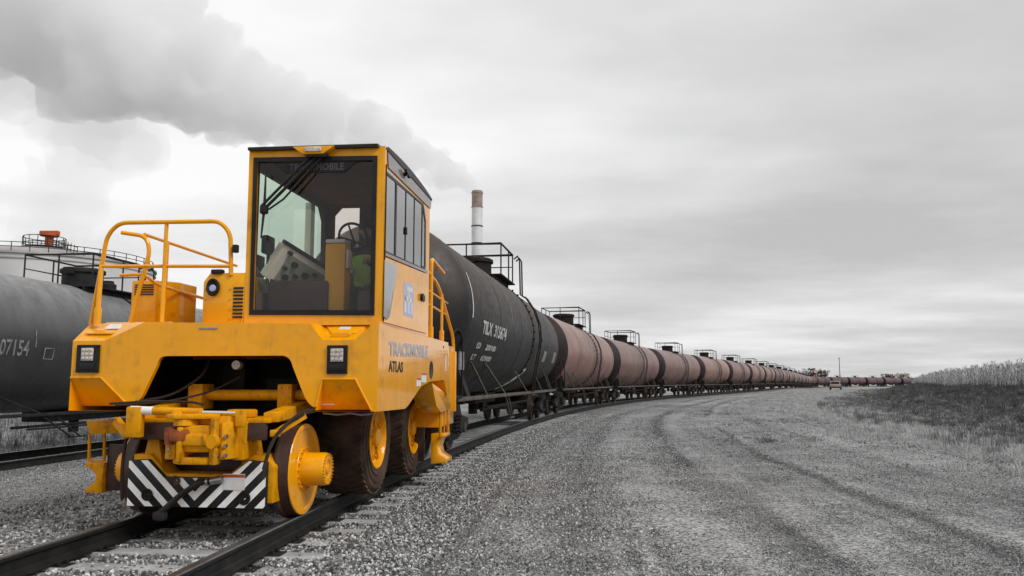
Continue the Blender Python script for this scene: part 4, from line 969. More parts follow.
# hanging steps: front left, and by the rear right corner
def steps(x0, x1, y, side):
    m = MB(); m.prism([(x0, .86), (x1, .86), (x1, .74), (x0+.05, .72)], 'y', y-.05, y+.22, bev=.008); st = m.build('step_bracket', M_YD, MV)
    m = MB(); m.tube([(x0+.02, y, .72), (x0+.03, y, .46), (x0+.19, y, .46), (x0+.18, y, .73)], .014, 6); m.build('step_frame', M_YD, st)
    m = MB(); m.prism([(x0, .44), (x0, .405), (x0+.08, .37), (x0+.125, .31), (x0+.11, .245), (x0+.02, .18), (x0+.02, .14), (x0+.20, .14), (x0+.20, .44)], 'y', y-.02, y+.24, bev=.006); m.build('step', M_YD, st)
    m = MB(); m.box(x0+.21, x0+.40, y+.02, y+.05, .16, .62, bev=.006); m.build('step_guard', M_BROWN, st)
steps(-1.59, -1.22, .62, -1)
m = MB(); m.prism([(2.95, 1.24), (3.92, 1.10), (4.30, .98), (4.35, .86), (3.6, .84), (3.25, .94)], 'x', 1.22, 1.50, bev=.008); rs_ = m.build('rear_fender_step', M_Y, MV)
m = MB(); m.tube([(1.46, 3.75, .86), (1.46, 3.75, .52), (1.46, 4.35, .50), (1.46, 4.30, .86)], .016, 6); m.tube([(1.46, 4.05, .86), (1.46, 4.05, .52)], .012, 6); m.build('step_frame', M_YD, rs_)
m = MB(); m.prism([(1.31, .54), (1.50, .54), (1.50, .50), (1.43, .45), (1.40, .36), (1.42, .27), (1.53, .20), (1.53, .15), (1.31, .13)], 'y', 3.86, 4.30, bev=.008); m.build('step', M_Y, rs_)
m = MB(); m.box(.95, 1.19, 3.95, 4.02, .15, .85, bev=.005); m.build('step_guard', M_BROWN, rs_)
# rear deck block, ladder and rails
m = MB(); m.box(.70, 1.42, 3.921, 5.05, .62, 1.79, bev=.02); m.box(-1.42, -.70, 3.921, 5.05, .62, 1.79, bev=.02); m.box(-.699, .699, 3.921, 4.6, 1.05, 1.79, bev=.02); m.build('rear_deck', M_Y, MV)
m = MB(); m.tube(rounded([(1.40, 3.30, 1.80), (1.40, 3.30, 2.74), (1.40, 3.32, 2.90), (1.40, 4.2, 2.82)], .10), .026, 10); lr = m.build('rear_handrail', M_Y, MV)
m = MB(); m.tube([(1.40, 3.30, 1.80), (1.40, 3.30, 1.98)], .038, 10); m.build('rail_socket', M_Y, lr)
m = MB(); m.tube(rounded([(1.38, 2.66, 2.76), (1.38, 3.9, 2.62), (1.40, 5.05, 1.95), (1.40, 5.12, 1.70), (1.40, 5.12, .85)], .25), .024, 10); m.build('long_rail', M_Y, lr)
m = MB(); m.tube([(1.40, 4.1, 1.80), (1.40, 4.1, 2.50)], .020, 8); m.build('post', M_Y, lr)
m = MB(); m.tube([(1.40, 4.1, 1.80), (1.40, 4.1, 1.98)], .034, 10); m.build('rail_socket', M_Y, lr)
for z in (2.30, 2.48):
    m = MB(); m.cyl((1.39, 2.66, z-.02), (1.39, 4.6, z-.06), .016, 8); m.build('middle_rail', M_Y, lr)
m = MB(); m.tube([(1.25, 2.72, 2.76), (1.25, 3.9, 1.85)], .018, 8); m.build('brace', M_Y, lr)
m = MB(); m.box(1.36, 1.44, 5.06, 5.18, .80, 1.72, bev=.01); m.build('ladder_guard', M_Y, lr)
m = MB(); m.box(-.30, .30, 5.06, 5.45, .60, .98, bev=.03); m.build('rear_coupler', M_BROWN, MV)
m = MB(); m.box(.72, 1.22, 5.19, 5.34, .42, 1.08, bev=.015); m.box(.80, 1.12, 5.35, 5.56, .55, .92, bev=.03); rb = m.build('rear_valve_rack', M_RUSTF, MV)
for x in (.78, .92, 1.06, 1.18):
    m = MB(); m.tube(rounded([(x, 5.38, 1.25), (x, 5.42, .9), (x+.03, 5.48, .62), (x, 5.40, .30)], .1), .022, 8); m.build('rack_pipe', M_RUSTF, rb)
m = MB(); m.tube([(1.08+.055*math.cos(k*.7), 5.36+.055*math.sin(k*.7), .06+.0055*k) for k in range(60)], .012, 6); m.build('coil_spring', M_BLACK, rb)

# ------------------------------------------------------------------ the driver
def person():
    px, py, pz = .955, 1.76, 2.20
    J = {'pelvis': (0, 0, .06, .15), 'waist': (0, .02, .24, .135), 'chest': (0, .04, .44, .155), 'neckb': (0, .04, .60, .075), 'neck': (0, .02, .66, .058), 'head': (0, -.005, .74, .085), 'crown': (0, .005, .83, .085), 'top': (0, .01, .90, .055)}
    J.update({'sl': (-.17, .04, .55, .068), 'el': (-.25, -.06, .30, .050), 'wl': (-.16, -.34, .36, .034), 'hl': (-.13, -.40, .38, .036), 'sr': (.17, .04, .55, .068), 'er': (.24, -.08, .30, .050), 'wr': (.14, -.36, .36, .034), 'hr': (.11, -.42, .38, .036)})
    J.update({'pl': (-.10, 0, .04, .10), 'kl': (-.14, -.44, .06, .075), 'al': (-.14, -.50, -.30, .05), 'fl': (-.14, -.62, -.33, .045), 'pr': (.10, 0, .04, .10), 'kr': (.14, -.44, .06, .075), 'ar': (.14, -.50, -.30, .05), 'fr': (.14, -.62, -.33, .045)})
    E_ = [('pelvis', 'waist'), ('waist', 'chest'), ('chest', 'neckb'), ('neckb', 'neck'), ('neck', 'head'), ('head', 'crown'), ('crown', 'top'), ('chest', 'sl'), ('sl', 'el'), ('el', 'wl'), ('wl', 'hl'), ('chest', 'sr'), ('sr', 'er'), ('er', 'wr'), ('wr', 'hr'), ('pelvis', 'pl'), ('pl', 'kl'), ('kl', 'al'), ('al', 'fl'), ('pelvis', 'pr'), ('pr', 'kr'), ('kr', 'ar'), ('ar', 'fr')]
    def skin(name, joints, edges, mat, parent, grow=0, root=None):
        ks = list(joints); me = bpy.data.meshes.new(name); me.from_pydata([joints[k][:3] for k in ks], [(ks.index(a), ks.index(b)) for a, b in edges], [])
        o = bpy.data.objects.new(name, me); COL.objects.link(o)
        md = o.modifiers.new('skin', 'SKIN'); md.use_smooth_shade = True; o.modifiers.new('sub', 'SUBSURF').levels = 2
        for i, k in enumerate(ks):
            sv = me.skin_vertices[0].data[i]; sv.radius = (joints[k][3]+grow,)*2; sv.use_root = (k == (root or ks[0]))
        bpy.context.view_layer.update(); ne = bpy.data.meshes.new_from_object(o.evaluated_get(bpy.context.evaluated_depsgraph_get()))
        bpy.data.objects.remove(o); ne.materials.clear(); ne.materials.append(mat)
        o = bpy.data.objects.new(name, ne); COL.objects.link(o); o.parent = parent; return o
    mw = MV.matrix_basis @ Matrix.Translation((px, py, pz))
    P = empty('person', mw.translation, MV.rotation_euler.z, label='person in a hi-vis vest sitting at the wheel inside the yellow cab', cat='person')
    skin('body', J, E_, M_CLOTH, P)
    V = {k: J[k] for k in ('pelvis', 'waist', 'chest', 'neckb', 'sl', 'sr')}
    skin('vest', V, [('pelvis', 'waist'), ('waist', 'chest'), ('chest', 'neckb'), ('chest', 'sl'), ('chest', 'sr')], M_VEST, P, .014)
    m = MB()
    t = bmesh.new(); bmesh.ops.create_uvsphere(t, u_segments=20, v_segments=14, radius=1)
    for v in t.verts:
        x, y, z = v.co; k = 1-.18*max(0, -z); v.co = (x*.080*k, y*.098*k, z*.125)
    bmesh.ops.translate(t, vec=(0, -.005, .79), verts=t.verts); m.merge(t); m.prism([(-.016, -.10), (.016, -.10), (.006, -.128)], 'z', .755, .80, bev=.004); m.box(-.03, .03, -.098, -.09, .725, .733)
    for sx_ in (-1, 1): m.box(sx_*.078-.01, sx_*.078+.01, -.02, .025, .76, .82, bev=.008)
    m.build('head', M_SKIN, P)
    m = MB(); m.lathe([(.80, .096), (.84, .100), (.90, .085), (.93, .04), (.935, .005)], 'z', (0, .005, 0), 20); m.prism([(-.08, -.07), (.08, -.07), (.06, -.17), (-.06, -.17)], 'z', .812, .822, bev=.003); m.build('cap', M_CLOTH, P)
    for s in (-1, 1):
        hj = {'w': (s*.14, -.36, .36, .026), 'p': (s*.125, -.42, .385, .034)}; ed = [('w', 'p')]
        for i in range(4):
            a = (s*(.15-.018*i), -.45, .40-.006*i, .010); b = (s*(.14-.018*i), -.48+.006*i, .38-.006*i, .009); c = (s*(.135-.018*i), -.46+.004*i, .35-.006*i, .008)
            hj.update({f'a{i}': a, f'b{i}': b, f'c{i}': c}); ed += [('p', f'a{i}'), (f'a{i}', f'b{i}'), (f'b{i}', f'c{i}')]
        hj.update({'t0': (s*.09, -.41, .40, .012), 't1': (s*.08, -.45, .39, .010)}); ed += [('p', 't0'), ('t0', 't1')]
        skin('hand', hj, ed, M_SKIN, P)
person()

# ------------------------------------------------------------------ tank cars
TR_, TAX, THL = 1.53, 2.49, 7.6          # radius, axis height over the rail, half length of the straight shell
def tank_profile():
    hd = .72; p = [(-THL-hd*math.cos(a), TR_*math.sin(a)) for a in [PI/2*i/9 for i in range(10)]]
    return p + [(-THL+2*THL*i/6, TR_) for i in range(1, 6)] + [(-q[0], q[1]) for q in p[::-1]]
def tank_meshes(paint, under, fit, sill, head=None, detail=True):
    D = {}
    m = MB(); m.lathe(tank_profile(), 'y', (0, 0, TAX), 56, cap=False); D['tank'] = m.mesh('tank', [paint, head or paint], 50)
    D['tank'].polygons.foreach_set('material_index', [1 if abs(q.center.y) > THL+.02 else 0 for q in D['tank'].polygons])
    m = MB()
    for y in ((-7.55, -4.6, -1.55, 1.5, 4.55, 7.55) if detail else (-7.5, 7.5)): m.lathe([(y-.014, TR_-.002), (y-.010, TR_+.006), (y+.010, TR_+.006), (y+.014, TR_-.002)], 'y', (0, 0, TAX), 56, cap=False)
    D['weld_seam'] = m.mesh('weld_seam', paint)
    m = MB(); m.lathe([(.55, TR_), (.55, TR_+.020), (.66, TR_+.020), (.66, TR_)], 'y', (0, 0, TAX), 56, cap=False)
    for k in range(40):
        a = -PI*.25 + 1.5*PI*k/39; M = Matrix.Rotation(a, 4, 'Y')
        if detail: m.box((TR_+.03)*math.cos(a)-.02, (TR_+.03)*math.cos(a)+.02, .56, .65, TAX+(TR_+.03)*math.sin(a)-.02, TAX+(TR_+.03)*math.sin(a)+.02)
    D['centre_band'] = m.mesh('centre_band', under)
    zt = TAX+TR_
    m = MB(); m.lathe([(zt-.12, .48), (zt+.36, .48), (zt+.38, .53), (zt+.46, .53), (zt+.50, .46), (zt+.51, .01)], 'z', (0, 0, 0), 24)
    m.box(-.12, .12, -.62, -.46, zt+.30, zt+.48, bev=.02); D['manway_dome'] = m.mesh('manway_dome', under)
    m = MB(); m.lathe([(zt-.1, .22), (zt+.22, .22), (zt+.26, .16), (zt+.32, .15), (zt+.33, .01)], 'z', (0, 1.05, 0), 16); D['valve_housing'] = m.mesh('valve_housing', under)
    m = MB(); w, q = .92, .95
    for x0, x1, y0, y1 in ((-w, w, -q, -.56), (-w, w, .56, 1.35), (-w, -.56, -.56, .56), (.56, w, -.56, .56)): m.box(x0, x1, y0, y1, zt-.065, zt-.035)
    for x in (-.7, .7): m.box(x-.03, x+.03, -q, 1.35, zt-.2, zt-.066)
    D['top_platform'] = m.mesh('top_platform', under)
    m = MB(); r = .020; h = zt+.74
    C_ = [(-.90, -.93), (.90, -.93), (.90, 1.0), (-.90, 1.0)]
    for x, y in C_ + [(.90, .3), (-.90, .1), (0, -.93)]: m.cyl((x, y, zt-.05), (x, y, h), r, 6)
    m.tube([(x, y, h) for x, y in C_], r*1.15, 6, closed=True); m.tube([C_[2] + (zt+.4,), C_[3] + (zt+.4,), C_[0] + (zt+.4,)], r*.7, 6); D['platform_railing'] = m.mesh('platform_railing', under)
    m = MB(); L = TR_+.13
    for y in (.98, 1.38):
        m.tube([(.94, y, zt+.62), (1.04, y, zt+.70), (1.10, y, zt+.60), (1.12, y, zt-.38)] + [(L*math.cos(f), y, TAX+L*math.sin(f)) for f in (.70, .45, .2, -.05, -.25)] + [(1.50, y, 1.5), (1.44, y, .98)], .020, 6)
    for k in range(12):
        f = .72-.105*k; m.cyl((L*math.cos(f), .98, TAX+L*math.sin(f)), (L*math.cos(f), 1.38, TAX+L*math.sin(f)), .014, 6)
    D['side_ladder'] = m.mesh('side_ladder', under)
    for s, nm in ((-1, 0), (1, 1)):
        m = MB(); a, b = sorted((s*5.3, s*8.35)); m.prism([(-.35, .78), (.35, .78), (.35, 1.0), (.22, 1.06), (-.22, 1.06), (-.35, 1.0)], 'y', a, b)
        m.prism([(-1.35, 1.0), (-1.25, .86), (1.25, .86), (1.35, 1.0), (1.15, 1.55), (.7, 1.18), (0, 1.02), (-.7, 1.18), (-1.15, 1.55)], 'y', s*6.9-.14, s*6.9+.14); D[('stub_sill', nm)] = m.mesh('stub_sill', under)
    for s, nm in ((-1, 0), (1, 1)):
        m = MB(); m.box(s*1.36-.045, s*1.36+.045, -7.95, 7.95, .93, 1.0, bev=.008); D[('side_rail', nm)] = m.mesh('side_rail', sill)
    for s, nm in ((-1, 0), (1, 1)):
        m = MB()
        a, b = sorted((s*7.75, s*8.38)); m.box(-1.42, 1.42, a, b, .99, 1.03)
        for x in (-1.40, 1.40): m.tube(rounded([(x, s*7.72, 1.0), (x, s*7.72, 2.05), (x*.98, s*8.05, 2.12), (x*.98, s*8.33, 2.0), (x*.98, s*8.33, 1.0)], .18, 3), .02, 6)
        m.tube([(-1.38, s*8.33, 1.92), (1.38, s*8.33, 1.92)], .02, 6)
        D[('end_platform', nm)] = m.mesh('end_platform', sill if not detail else under)
    m = MB()
    for s in (-1, 1):
        for x in ((-1, 1) if s > 0 else ()):
            for y0, z0, y1, z1 in ((-6.4, 1.62, -5.2, .98), (-5.0, 1.62, -3.0, .98), (-1.0, 1.50, .6, .98), (2.6, 1.55, 3.9, .98), (5.0, 1.62, 6.2, .98)): m.bar((x*1.27, y0, z0), (x*1.36, y1, z1), .03, .03)
    for x in (-1, 1): m.bar((x*1.36, -3.0, .95), (x*1.30, -1.9, .42), .03, .03); m.bar((x*1.36, -2.6, .95), (x*1.30, -1.6, .42), .03, .03); m.bar((x*1.3, -2.0, .42), (x*1.3, -1.4, .42), .06, .03)
    D['brace'] = m.mesh('brace', sill)
    m = MB(); m.box(-.35, .35, -1.4, 1.4, .72, .98, bev=.03); m.lathe([(.42, .06), (.42, .12), (.70, .12), (.98, .24)], 'z', (0, 0, 0), 14); m.cyl((-.9, 2.2, .80), (-.9, 3.6, .80), .16, 12); m.cyl((.75, -2.6, .62), (.75, 2.6, .62), .022, 6); m.cyl((1.0, -3.4, .70), (1.0, 3.2, .70), .03, 6); D['brake_gear'] = m.mesh('brake_gear', under)
    for s, nm in ((-1, 0), (1, 1)):
        m = MB(); a, b = sorted((s*8.35, s*8.75)); m.box(-.12, .12, a, b, .76, .92, bev=.02); a, b = sorted((s*8.74, s*8.98)); m.box(-.16, .14, a, b, .70, .98, bev=.04); m.bar((.12, s*8.5, .8), (1.35, s*8.42, .88), .03, .03); m.tube(rounded([(.2, s*8.45, .75), (.22, s*8.7, .5), (.15, s*8.95, .35)], .1, 3), .03, 6); D[('coupler', nm)] = m.mesh('coupler', fit)
    # truck
    m = MB()
    for x in (-1.02, 1.02): m.prism([(-1.22, .42), (-1.18, .58), (-.60, .66), (-.45, .86), (.45, .86), (.60, .66), (1.18, .58), (1.22, .42), (.72, .36), (.35, .24), (-.35, .24), (-.72, .36)], 'x', x-.07, x+.07, bev=.015)
    m.box(-.98, .98, -.18, .18, .44, .74, bev=.02)
    for x in (-1.02, 1.02):
        for y in (-.14, .14):
            pts = [(x+.11+.055*math.cos(2.2*PI*k/6), y+.055*math.sin(2.2*PI*k/6), .36+.30*k/24) for k in range(25)]
            if detail: m.tube(pts, .014, 5)
    D['truck_frame'] = m.mesh('truck_frame', under)
    m = MB()
    for s in (-1, 1): m.lathe([(s*.67, .3), (s*.67, .445), (s*.70, .445), (s*.705, .42), (s*.80, .415), (s*.80, .37), (s*.76, .34), (s*.76, .18), (s*.80, .14), (s*.86, .10), (s*1.0, .09), (s*1.10, .10), (s*1.10, .01)], 'x', (0, 0, .42), 28)
    m.cyl((-.7, 0, .42), (.7, 0, .42), .08, 10); D['wheelset'] = m.mesh('wheelset', M_WHEEL)
    m = MB(); m.lathe([(-.02, .28), (-.02, .25), (.02, .25), (.02, .28)], 'y', (.55, -8.30, 1.65), 20); 
    for k in range(4): m.bar((.55, -8.30, 1.65), (.55+.26*math.cos(k*PI/2+.4), -8.30, 1.65+.26*math.sin(k*PI/2+.4)), .025, .025)
    m.box(.45, .65, -8.26, -8.1, 1.03, 1.75); D['hand_brake'] = m.mesh('hand_brake', fit)
    return D
def tank_car(D, loc, h, label, group, full=True, name='tank_car'):
    R0 = empty(name, loc, -h, label=label, cat='tank car', group=group)
    tk = inst('tank', D['tank'], R0)
    if full: inst('weld_seam', D['weld_seam'], tk)['kind'] = 'stuff'
    inst('centre_band', D['centre_band'], tk); dm = inst('manway_dome', D['manway_dome'], tk)
    inst('valve_housing', D['valve_housing'], tk)
    pf = inst('top_platform', D['top_platform'], R0); inst('platform_railing', D['platform_railing'], pf)
    inst('side_ladder', D['side_ladder'], R0)
    for i in (0, 1): inst('stub_sill', D[('stub_sill', i)], R0); inst('side_rail', D[('side_rail', i)], R0); inst('end_platform', D[('end_platform', i)], R0); inst('coupler', D[('coupler', i)], R0)
    inst('brace', D['brace'], R0); inst('brake_gear', D['brake_gear'], R0)
    if full: inst('hand_brake', D['hand_brake'], R0)
    for y in (-6.9, 6.9):
        t = inst('truck_frame', D['truck_frame'], R0, (0, y, 0))
        for q in (-.89, .89): inst('wheelset', D['wheelset'], t, (0, q, 0))
    return R0
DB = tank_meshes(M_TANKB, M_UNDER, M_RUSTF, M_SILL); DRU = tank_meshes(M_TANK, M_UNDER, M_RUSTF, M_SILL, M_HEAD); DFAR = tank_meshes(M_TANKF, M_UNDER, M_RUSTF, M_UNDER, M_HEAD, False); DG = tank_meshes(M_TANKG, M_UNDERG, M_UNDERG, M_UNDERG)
ORD = 'second third fourth fifth sixth seventh eighth ninth tenth eleventh twelfth thirteenth fourteenth fifteenth sixteenth seventeenth eighteenth nineteenth twentieth twenty-first twenty-second twenty-third twenty-fourth twenty-fifth twenty-sixth'.split()
S0, PITCH = 6.2, 18.0
GRP = 'tank cars coupled in the long train behind the yellow mover'
BLACKCAR = None
for i in range(25):
    sc = S0 + THL + PITCH*i; a, b = at(sc-6.9), at(sc+6.9)
    h = math.atan2(b[0]-a[0], b[1]-a[1]); loc = ((a[0]+b[0])/2, (a[1]+b[1])/2, RAILZ+float(base_z(sc)))
    if i == 0: lab = 'black tank car with white lettering coupled right behind the yellow mover'
    elif i < 6: lab = f'rust brown tank car with black dome, {ORD[i-1]} in the train counting from the black one'
    elif i < 17: lab = f'small distant rust brown tank car, {ORD[i-1]} in the train counting from the black one'
    else: lab = f'tiny purplish brown tank car in the far bend, {ORD[i-1]} in the train behind the mover'
    t = tank_car(DB if i == 0 else DRU if i < 17 else DFAR, loc, h, lab, GRP, i < 9)
    if i == 0: BLACKCAR = t
def wrap(y0, phi0, k=1.0):
    """lettering wrapped round the right flank of a tank"""
    return lambda u, v, w: ((TR_+.008+w)*math.cos(phi0+v/TR_), y0+u*k, TAX+(TR_+.008+w)*math.sin(phi0+v/TR_))
place_text('lettering', 'TILX', .32, wrap(-6.5, -.23), M_TEXTCAR, BLACKCAR, fit=.98, bold=.012)
place_text('lettering', '315674', .32, wrap(-5.3, -.23), M_TEXTCAR, BLACKCAR, fit=1.45, bold=.012)
for q, (tx, fy) in enumerate((('LD', -.42), ('200100', -.42), ('LT', -.57), ('63900', -.57))):
    place_text('lettering', tx, .15, wrap(-6.6+(q % 2)*.9, fy), M_TEXTCAR, BLACKCAR, fit=(.36 if q % 2 == 0 else 1.05), bold=.006)
place_text('lettering', 'TANK', .12, wrap(-3.2, .02), M_TEXTDIM, BLACKCAR, fit=.3) if False else None
def wrapbox(name, y0, y1, f0, f1, mat, parent, r=TR_, n=8):
    m = MB()
    for i in range(n):
        a, b = f0+(f1-f0)*i/n, f0+(f1-f0)*(i+1)/n
        P = lambda y, f: ((r+.008)*math.cos(f), y, TAX+(r+.008)*math.sin(f))
        m.face(P(y0, a), P(y1, a), P(y1, b), P(y0, b))
    return m.build(name, mat, parent)
for y0, y1, f0, f1 in ((-7.50, -7.44, -.10, .42), (-3.05, -3.0, .02, .62), (.38, .44, -.05, .36), (2.2, 2.27, -.2, .3), (4.5, 4.56, -.3, .1)): wrapbox('reflective_strip', y0, y1, f0, f1, M_TEXTDIM if y0 > -7 else M_TEXTWHITE, BLACKCAR)
for y0, y1, f0, f1 in ((3.4, 4.1, -.42, -.20), (6.1, 6.9, -.40, -.16)): wrapbox('stencil_block', y0, y1, f0, f1, M_TEXTDIM, BLACKCAR)
def stencil(lines, y0, f0, size, mat, par, fit):
    for k, l in enumerate(lines): place_text('lettering', l, size, wrap(y0, f0-k*size*.95/TR_), mat, par, fit=fit)
m = MB(); m.tube([(TR_*math.cos(f)+.02, 1.7 - 1.6*(f+.45)**1 if False else .9-1.2*k/10, TAX+(TR_+.01)*math.sin(f)) for k, f in enumerate([-.62-.055*j for j in range(11)])], .03, 6); m.build('spilled_streak', M_TEXTDIM, BLACKCAR)
m = MB(); m.box(1.38, 1.40, -7.9, -7.55, 1.45, 1.75); m.build('placard', M_TEXTDIM, BLACKCAR)
# the dark grey tank car on the second track
GC_Y = 20.3; lx_, ly_ = lat((GC_Y-LY)/math.cos(LH)); GREY = tank_car(DG, (lx_, ly_, LZ+float(0)), LH, 'dark grey tank car with faded number standing on the left track', None)
place_text('lettering', '107154', .44, wrap(-4.70, -.20), M_TEXTDIM, GREY, fit=.98, bold=.008)
wrapbox('reflective_strip', -3.56, -3.53, -.08, .16, M_TEXTDIM, GREY)
for a, b in ((-3.26, -3.235), (-2.985, -2.96)): wrapbox('stencil_frame', a, b, -.24, -.08, M_TEXTDIM, GREY)
for a, b in ((-.24, -.228), (-.092, -.08)): wrapbox('stencil_frame', -3.234, -2.986, a, b, M_TEXTDIM, GREY)

# ------------------------------------------------------------------ plant behind: storage tank, chimney, steam
M_STW = simple('storage_tank_wall', (.60, .59, .585), (.46, .455, .45), .12, .6); M_STR = simple('storage_tank_roof', (.42, .40, .39), (.30, .28, .27), .3, .7)
M_STK = simple('chimney_steel', (.72, .72, .715), (.58, .58, .57), .6, .55); M_STKT = simple('sooty_chimney_top', (.34, .27, .225), (.22, .175, .145), .8, .6)
def storage_tank():
    D_ = 100.0; cx = (38-512)/800*D_; R1 = 13.0; ez = 16.1
    T = empty('storage_tank', (cx, D_, -.4), 0, label='large white storage tank with domed roof rising behind the grey tank car', cat='storage tank')
    m = MB(); m.lathe([(0, R1), (ez, R1)], 'z', (0, 0, 0), 96, cap=False); m.build('shell', M_STW, T)
    m = MB()
    for z in (5.4, 10.8, 15.6): m.lathe([(z-.06, R1), (z-.06, R1+.14), (z+.06, R1+.14), (z+.06, R1)], 'z', (0, 0, 0), 96, cap=False)
    m.build('wind_girder', M_STR, T)
    m = MB(); m.lathe([(ez, R1+.22), (ez+.18, R1+.22), (ez+.2, R1)] + [(ez+.2+2.1*(1-(r/R1)**2), r) for r in [R1*(1-i/10) for i in range(1, 10)]] + [(ez+2.3, .01)], 'z', (0, 0, 0), 96, cap=False); m.build('roof', M_STR, T, ang=60)
    zz = lambda r: ez+.2+2.1*(1-(r/R1)**2)
    m = MB(); n = 44
    for k in range(n):
        a = 2*PI*k/n; r = R1-.25; m.cyl((r*math.cos(a), r*math.sin(a), zz(r)), (r*math.cos(a), r*math.sin(a), zz(r)+1.0), .05, 5)
    for hh in (.5, 1.0): m.tube([((R1-.25)*math.cos(2*PI*k/n), (R1-.25)*math.sin(2*PI*k/n), zz(R1-.25)+hh) for k in range(n)], .045, 5, closed=True)
    m.build('roof_railing', M_STEEL if False else M_UNDERG, T)
    m = MB(); m.lathe([(ez+2.1, 2.2), (ez+2.7, 2.2), (ez+2.7, .01)], 'z', (0, 0, 0), 24)
    for k in range(14):
        a = 2*PI*k/14; m.cyl((2.4*math.cos(a), 2.4*math.sin(a), ez+2.5), (2.4*math.cos(a), 2.4*math.sin(a), ez+3.9), .05, 5)
    for hh in (3.1, 3.9): m.tube([(2.4*math.cos(2*PI*k/14), 2.4*math.sin(2*PI*k/14), ez+hh) for k in range(14)], .05, 5, closed=True)
    m.build('roof_platform', M_UNDERG, T)
    m = MB(); m.lathe([(ez+2.6, .5), (ez+4.0, .5), (ez+4.1, 1.1), (ez+4.5, 1.1), (ez+4.6, .2)], 'z', (.6, 0, 0), 14); m.box(-.6, 1.8, -.3, .3, ez+4.2, ez+4.8, bev=.1); m.build('roof_vent', M_RED, T)
    m = MB(); m.cyl((R1*.2, -R1*.2, zz(3.6)+1), (R1*.7, -R1*.68, zz(R1)+1.0), .05, 5); m.cyl((R1*.2, -R1*.2, zz(3.6)+.5), (R1*.7, -R1*.68, zz(R1)+.5), .05, 5)
    for k in range(9):
        t = k/8; p = Vector((R1*(.2+.5*t), -R1*(.2+.48*t), 0)); r = p.length; m.cyl((p.x, p.y, zz(r)), (p.x, p.y, zz(r)+1), .045, 5)
    m.build('stair_rail', M_UNDERG, T)
storage_tank()
def chimney():
    D_ = 150.0; cx = (476.5-512)/800*D_; H = 38.2; r = 1.03
    T = empty('chimney', (cx, D_, -.4), 0, label='tall pale steel chimney with sooty brown top behind the black tank car', cat='chimney')
    m = MB(); m.lathe([(0, r*1.06), (H-3.2, r)], 'z', (0, 0, 0), 28, cap=False); m.build('shaft', M_STK, T)
    m = MB(); m.lathe([(H-3.2, r+.004), (H-.1, r+.004), (H, r-.06), (H-.4, r-.15), (H-2, r-.15)], 'z', (0, 0, 0), 28, cap=False); m.build('top_section', M_STKT, T)
    for z in (H-.45, H-3.2, H-6.9, H-10.2, H-14.5, H-19, H-24):
        m = MB(); m.lathe([(z-.09, r), (z-.09, r+.10), (z+.09, r+.10), (z+.09, r)], 'z', (0, 0, 0), 28, cap=False); m.build('flange', M_UNDERG if z < H-3.5 else M_STKT, T)
chimney()
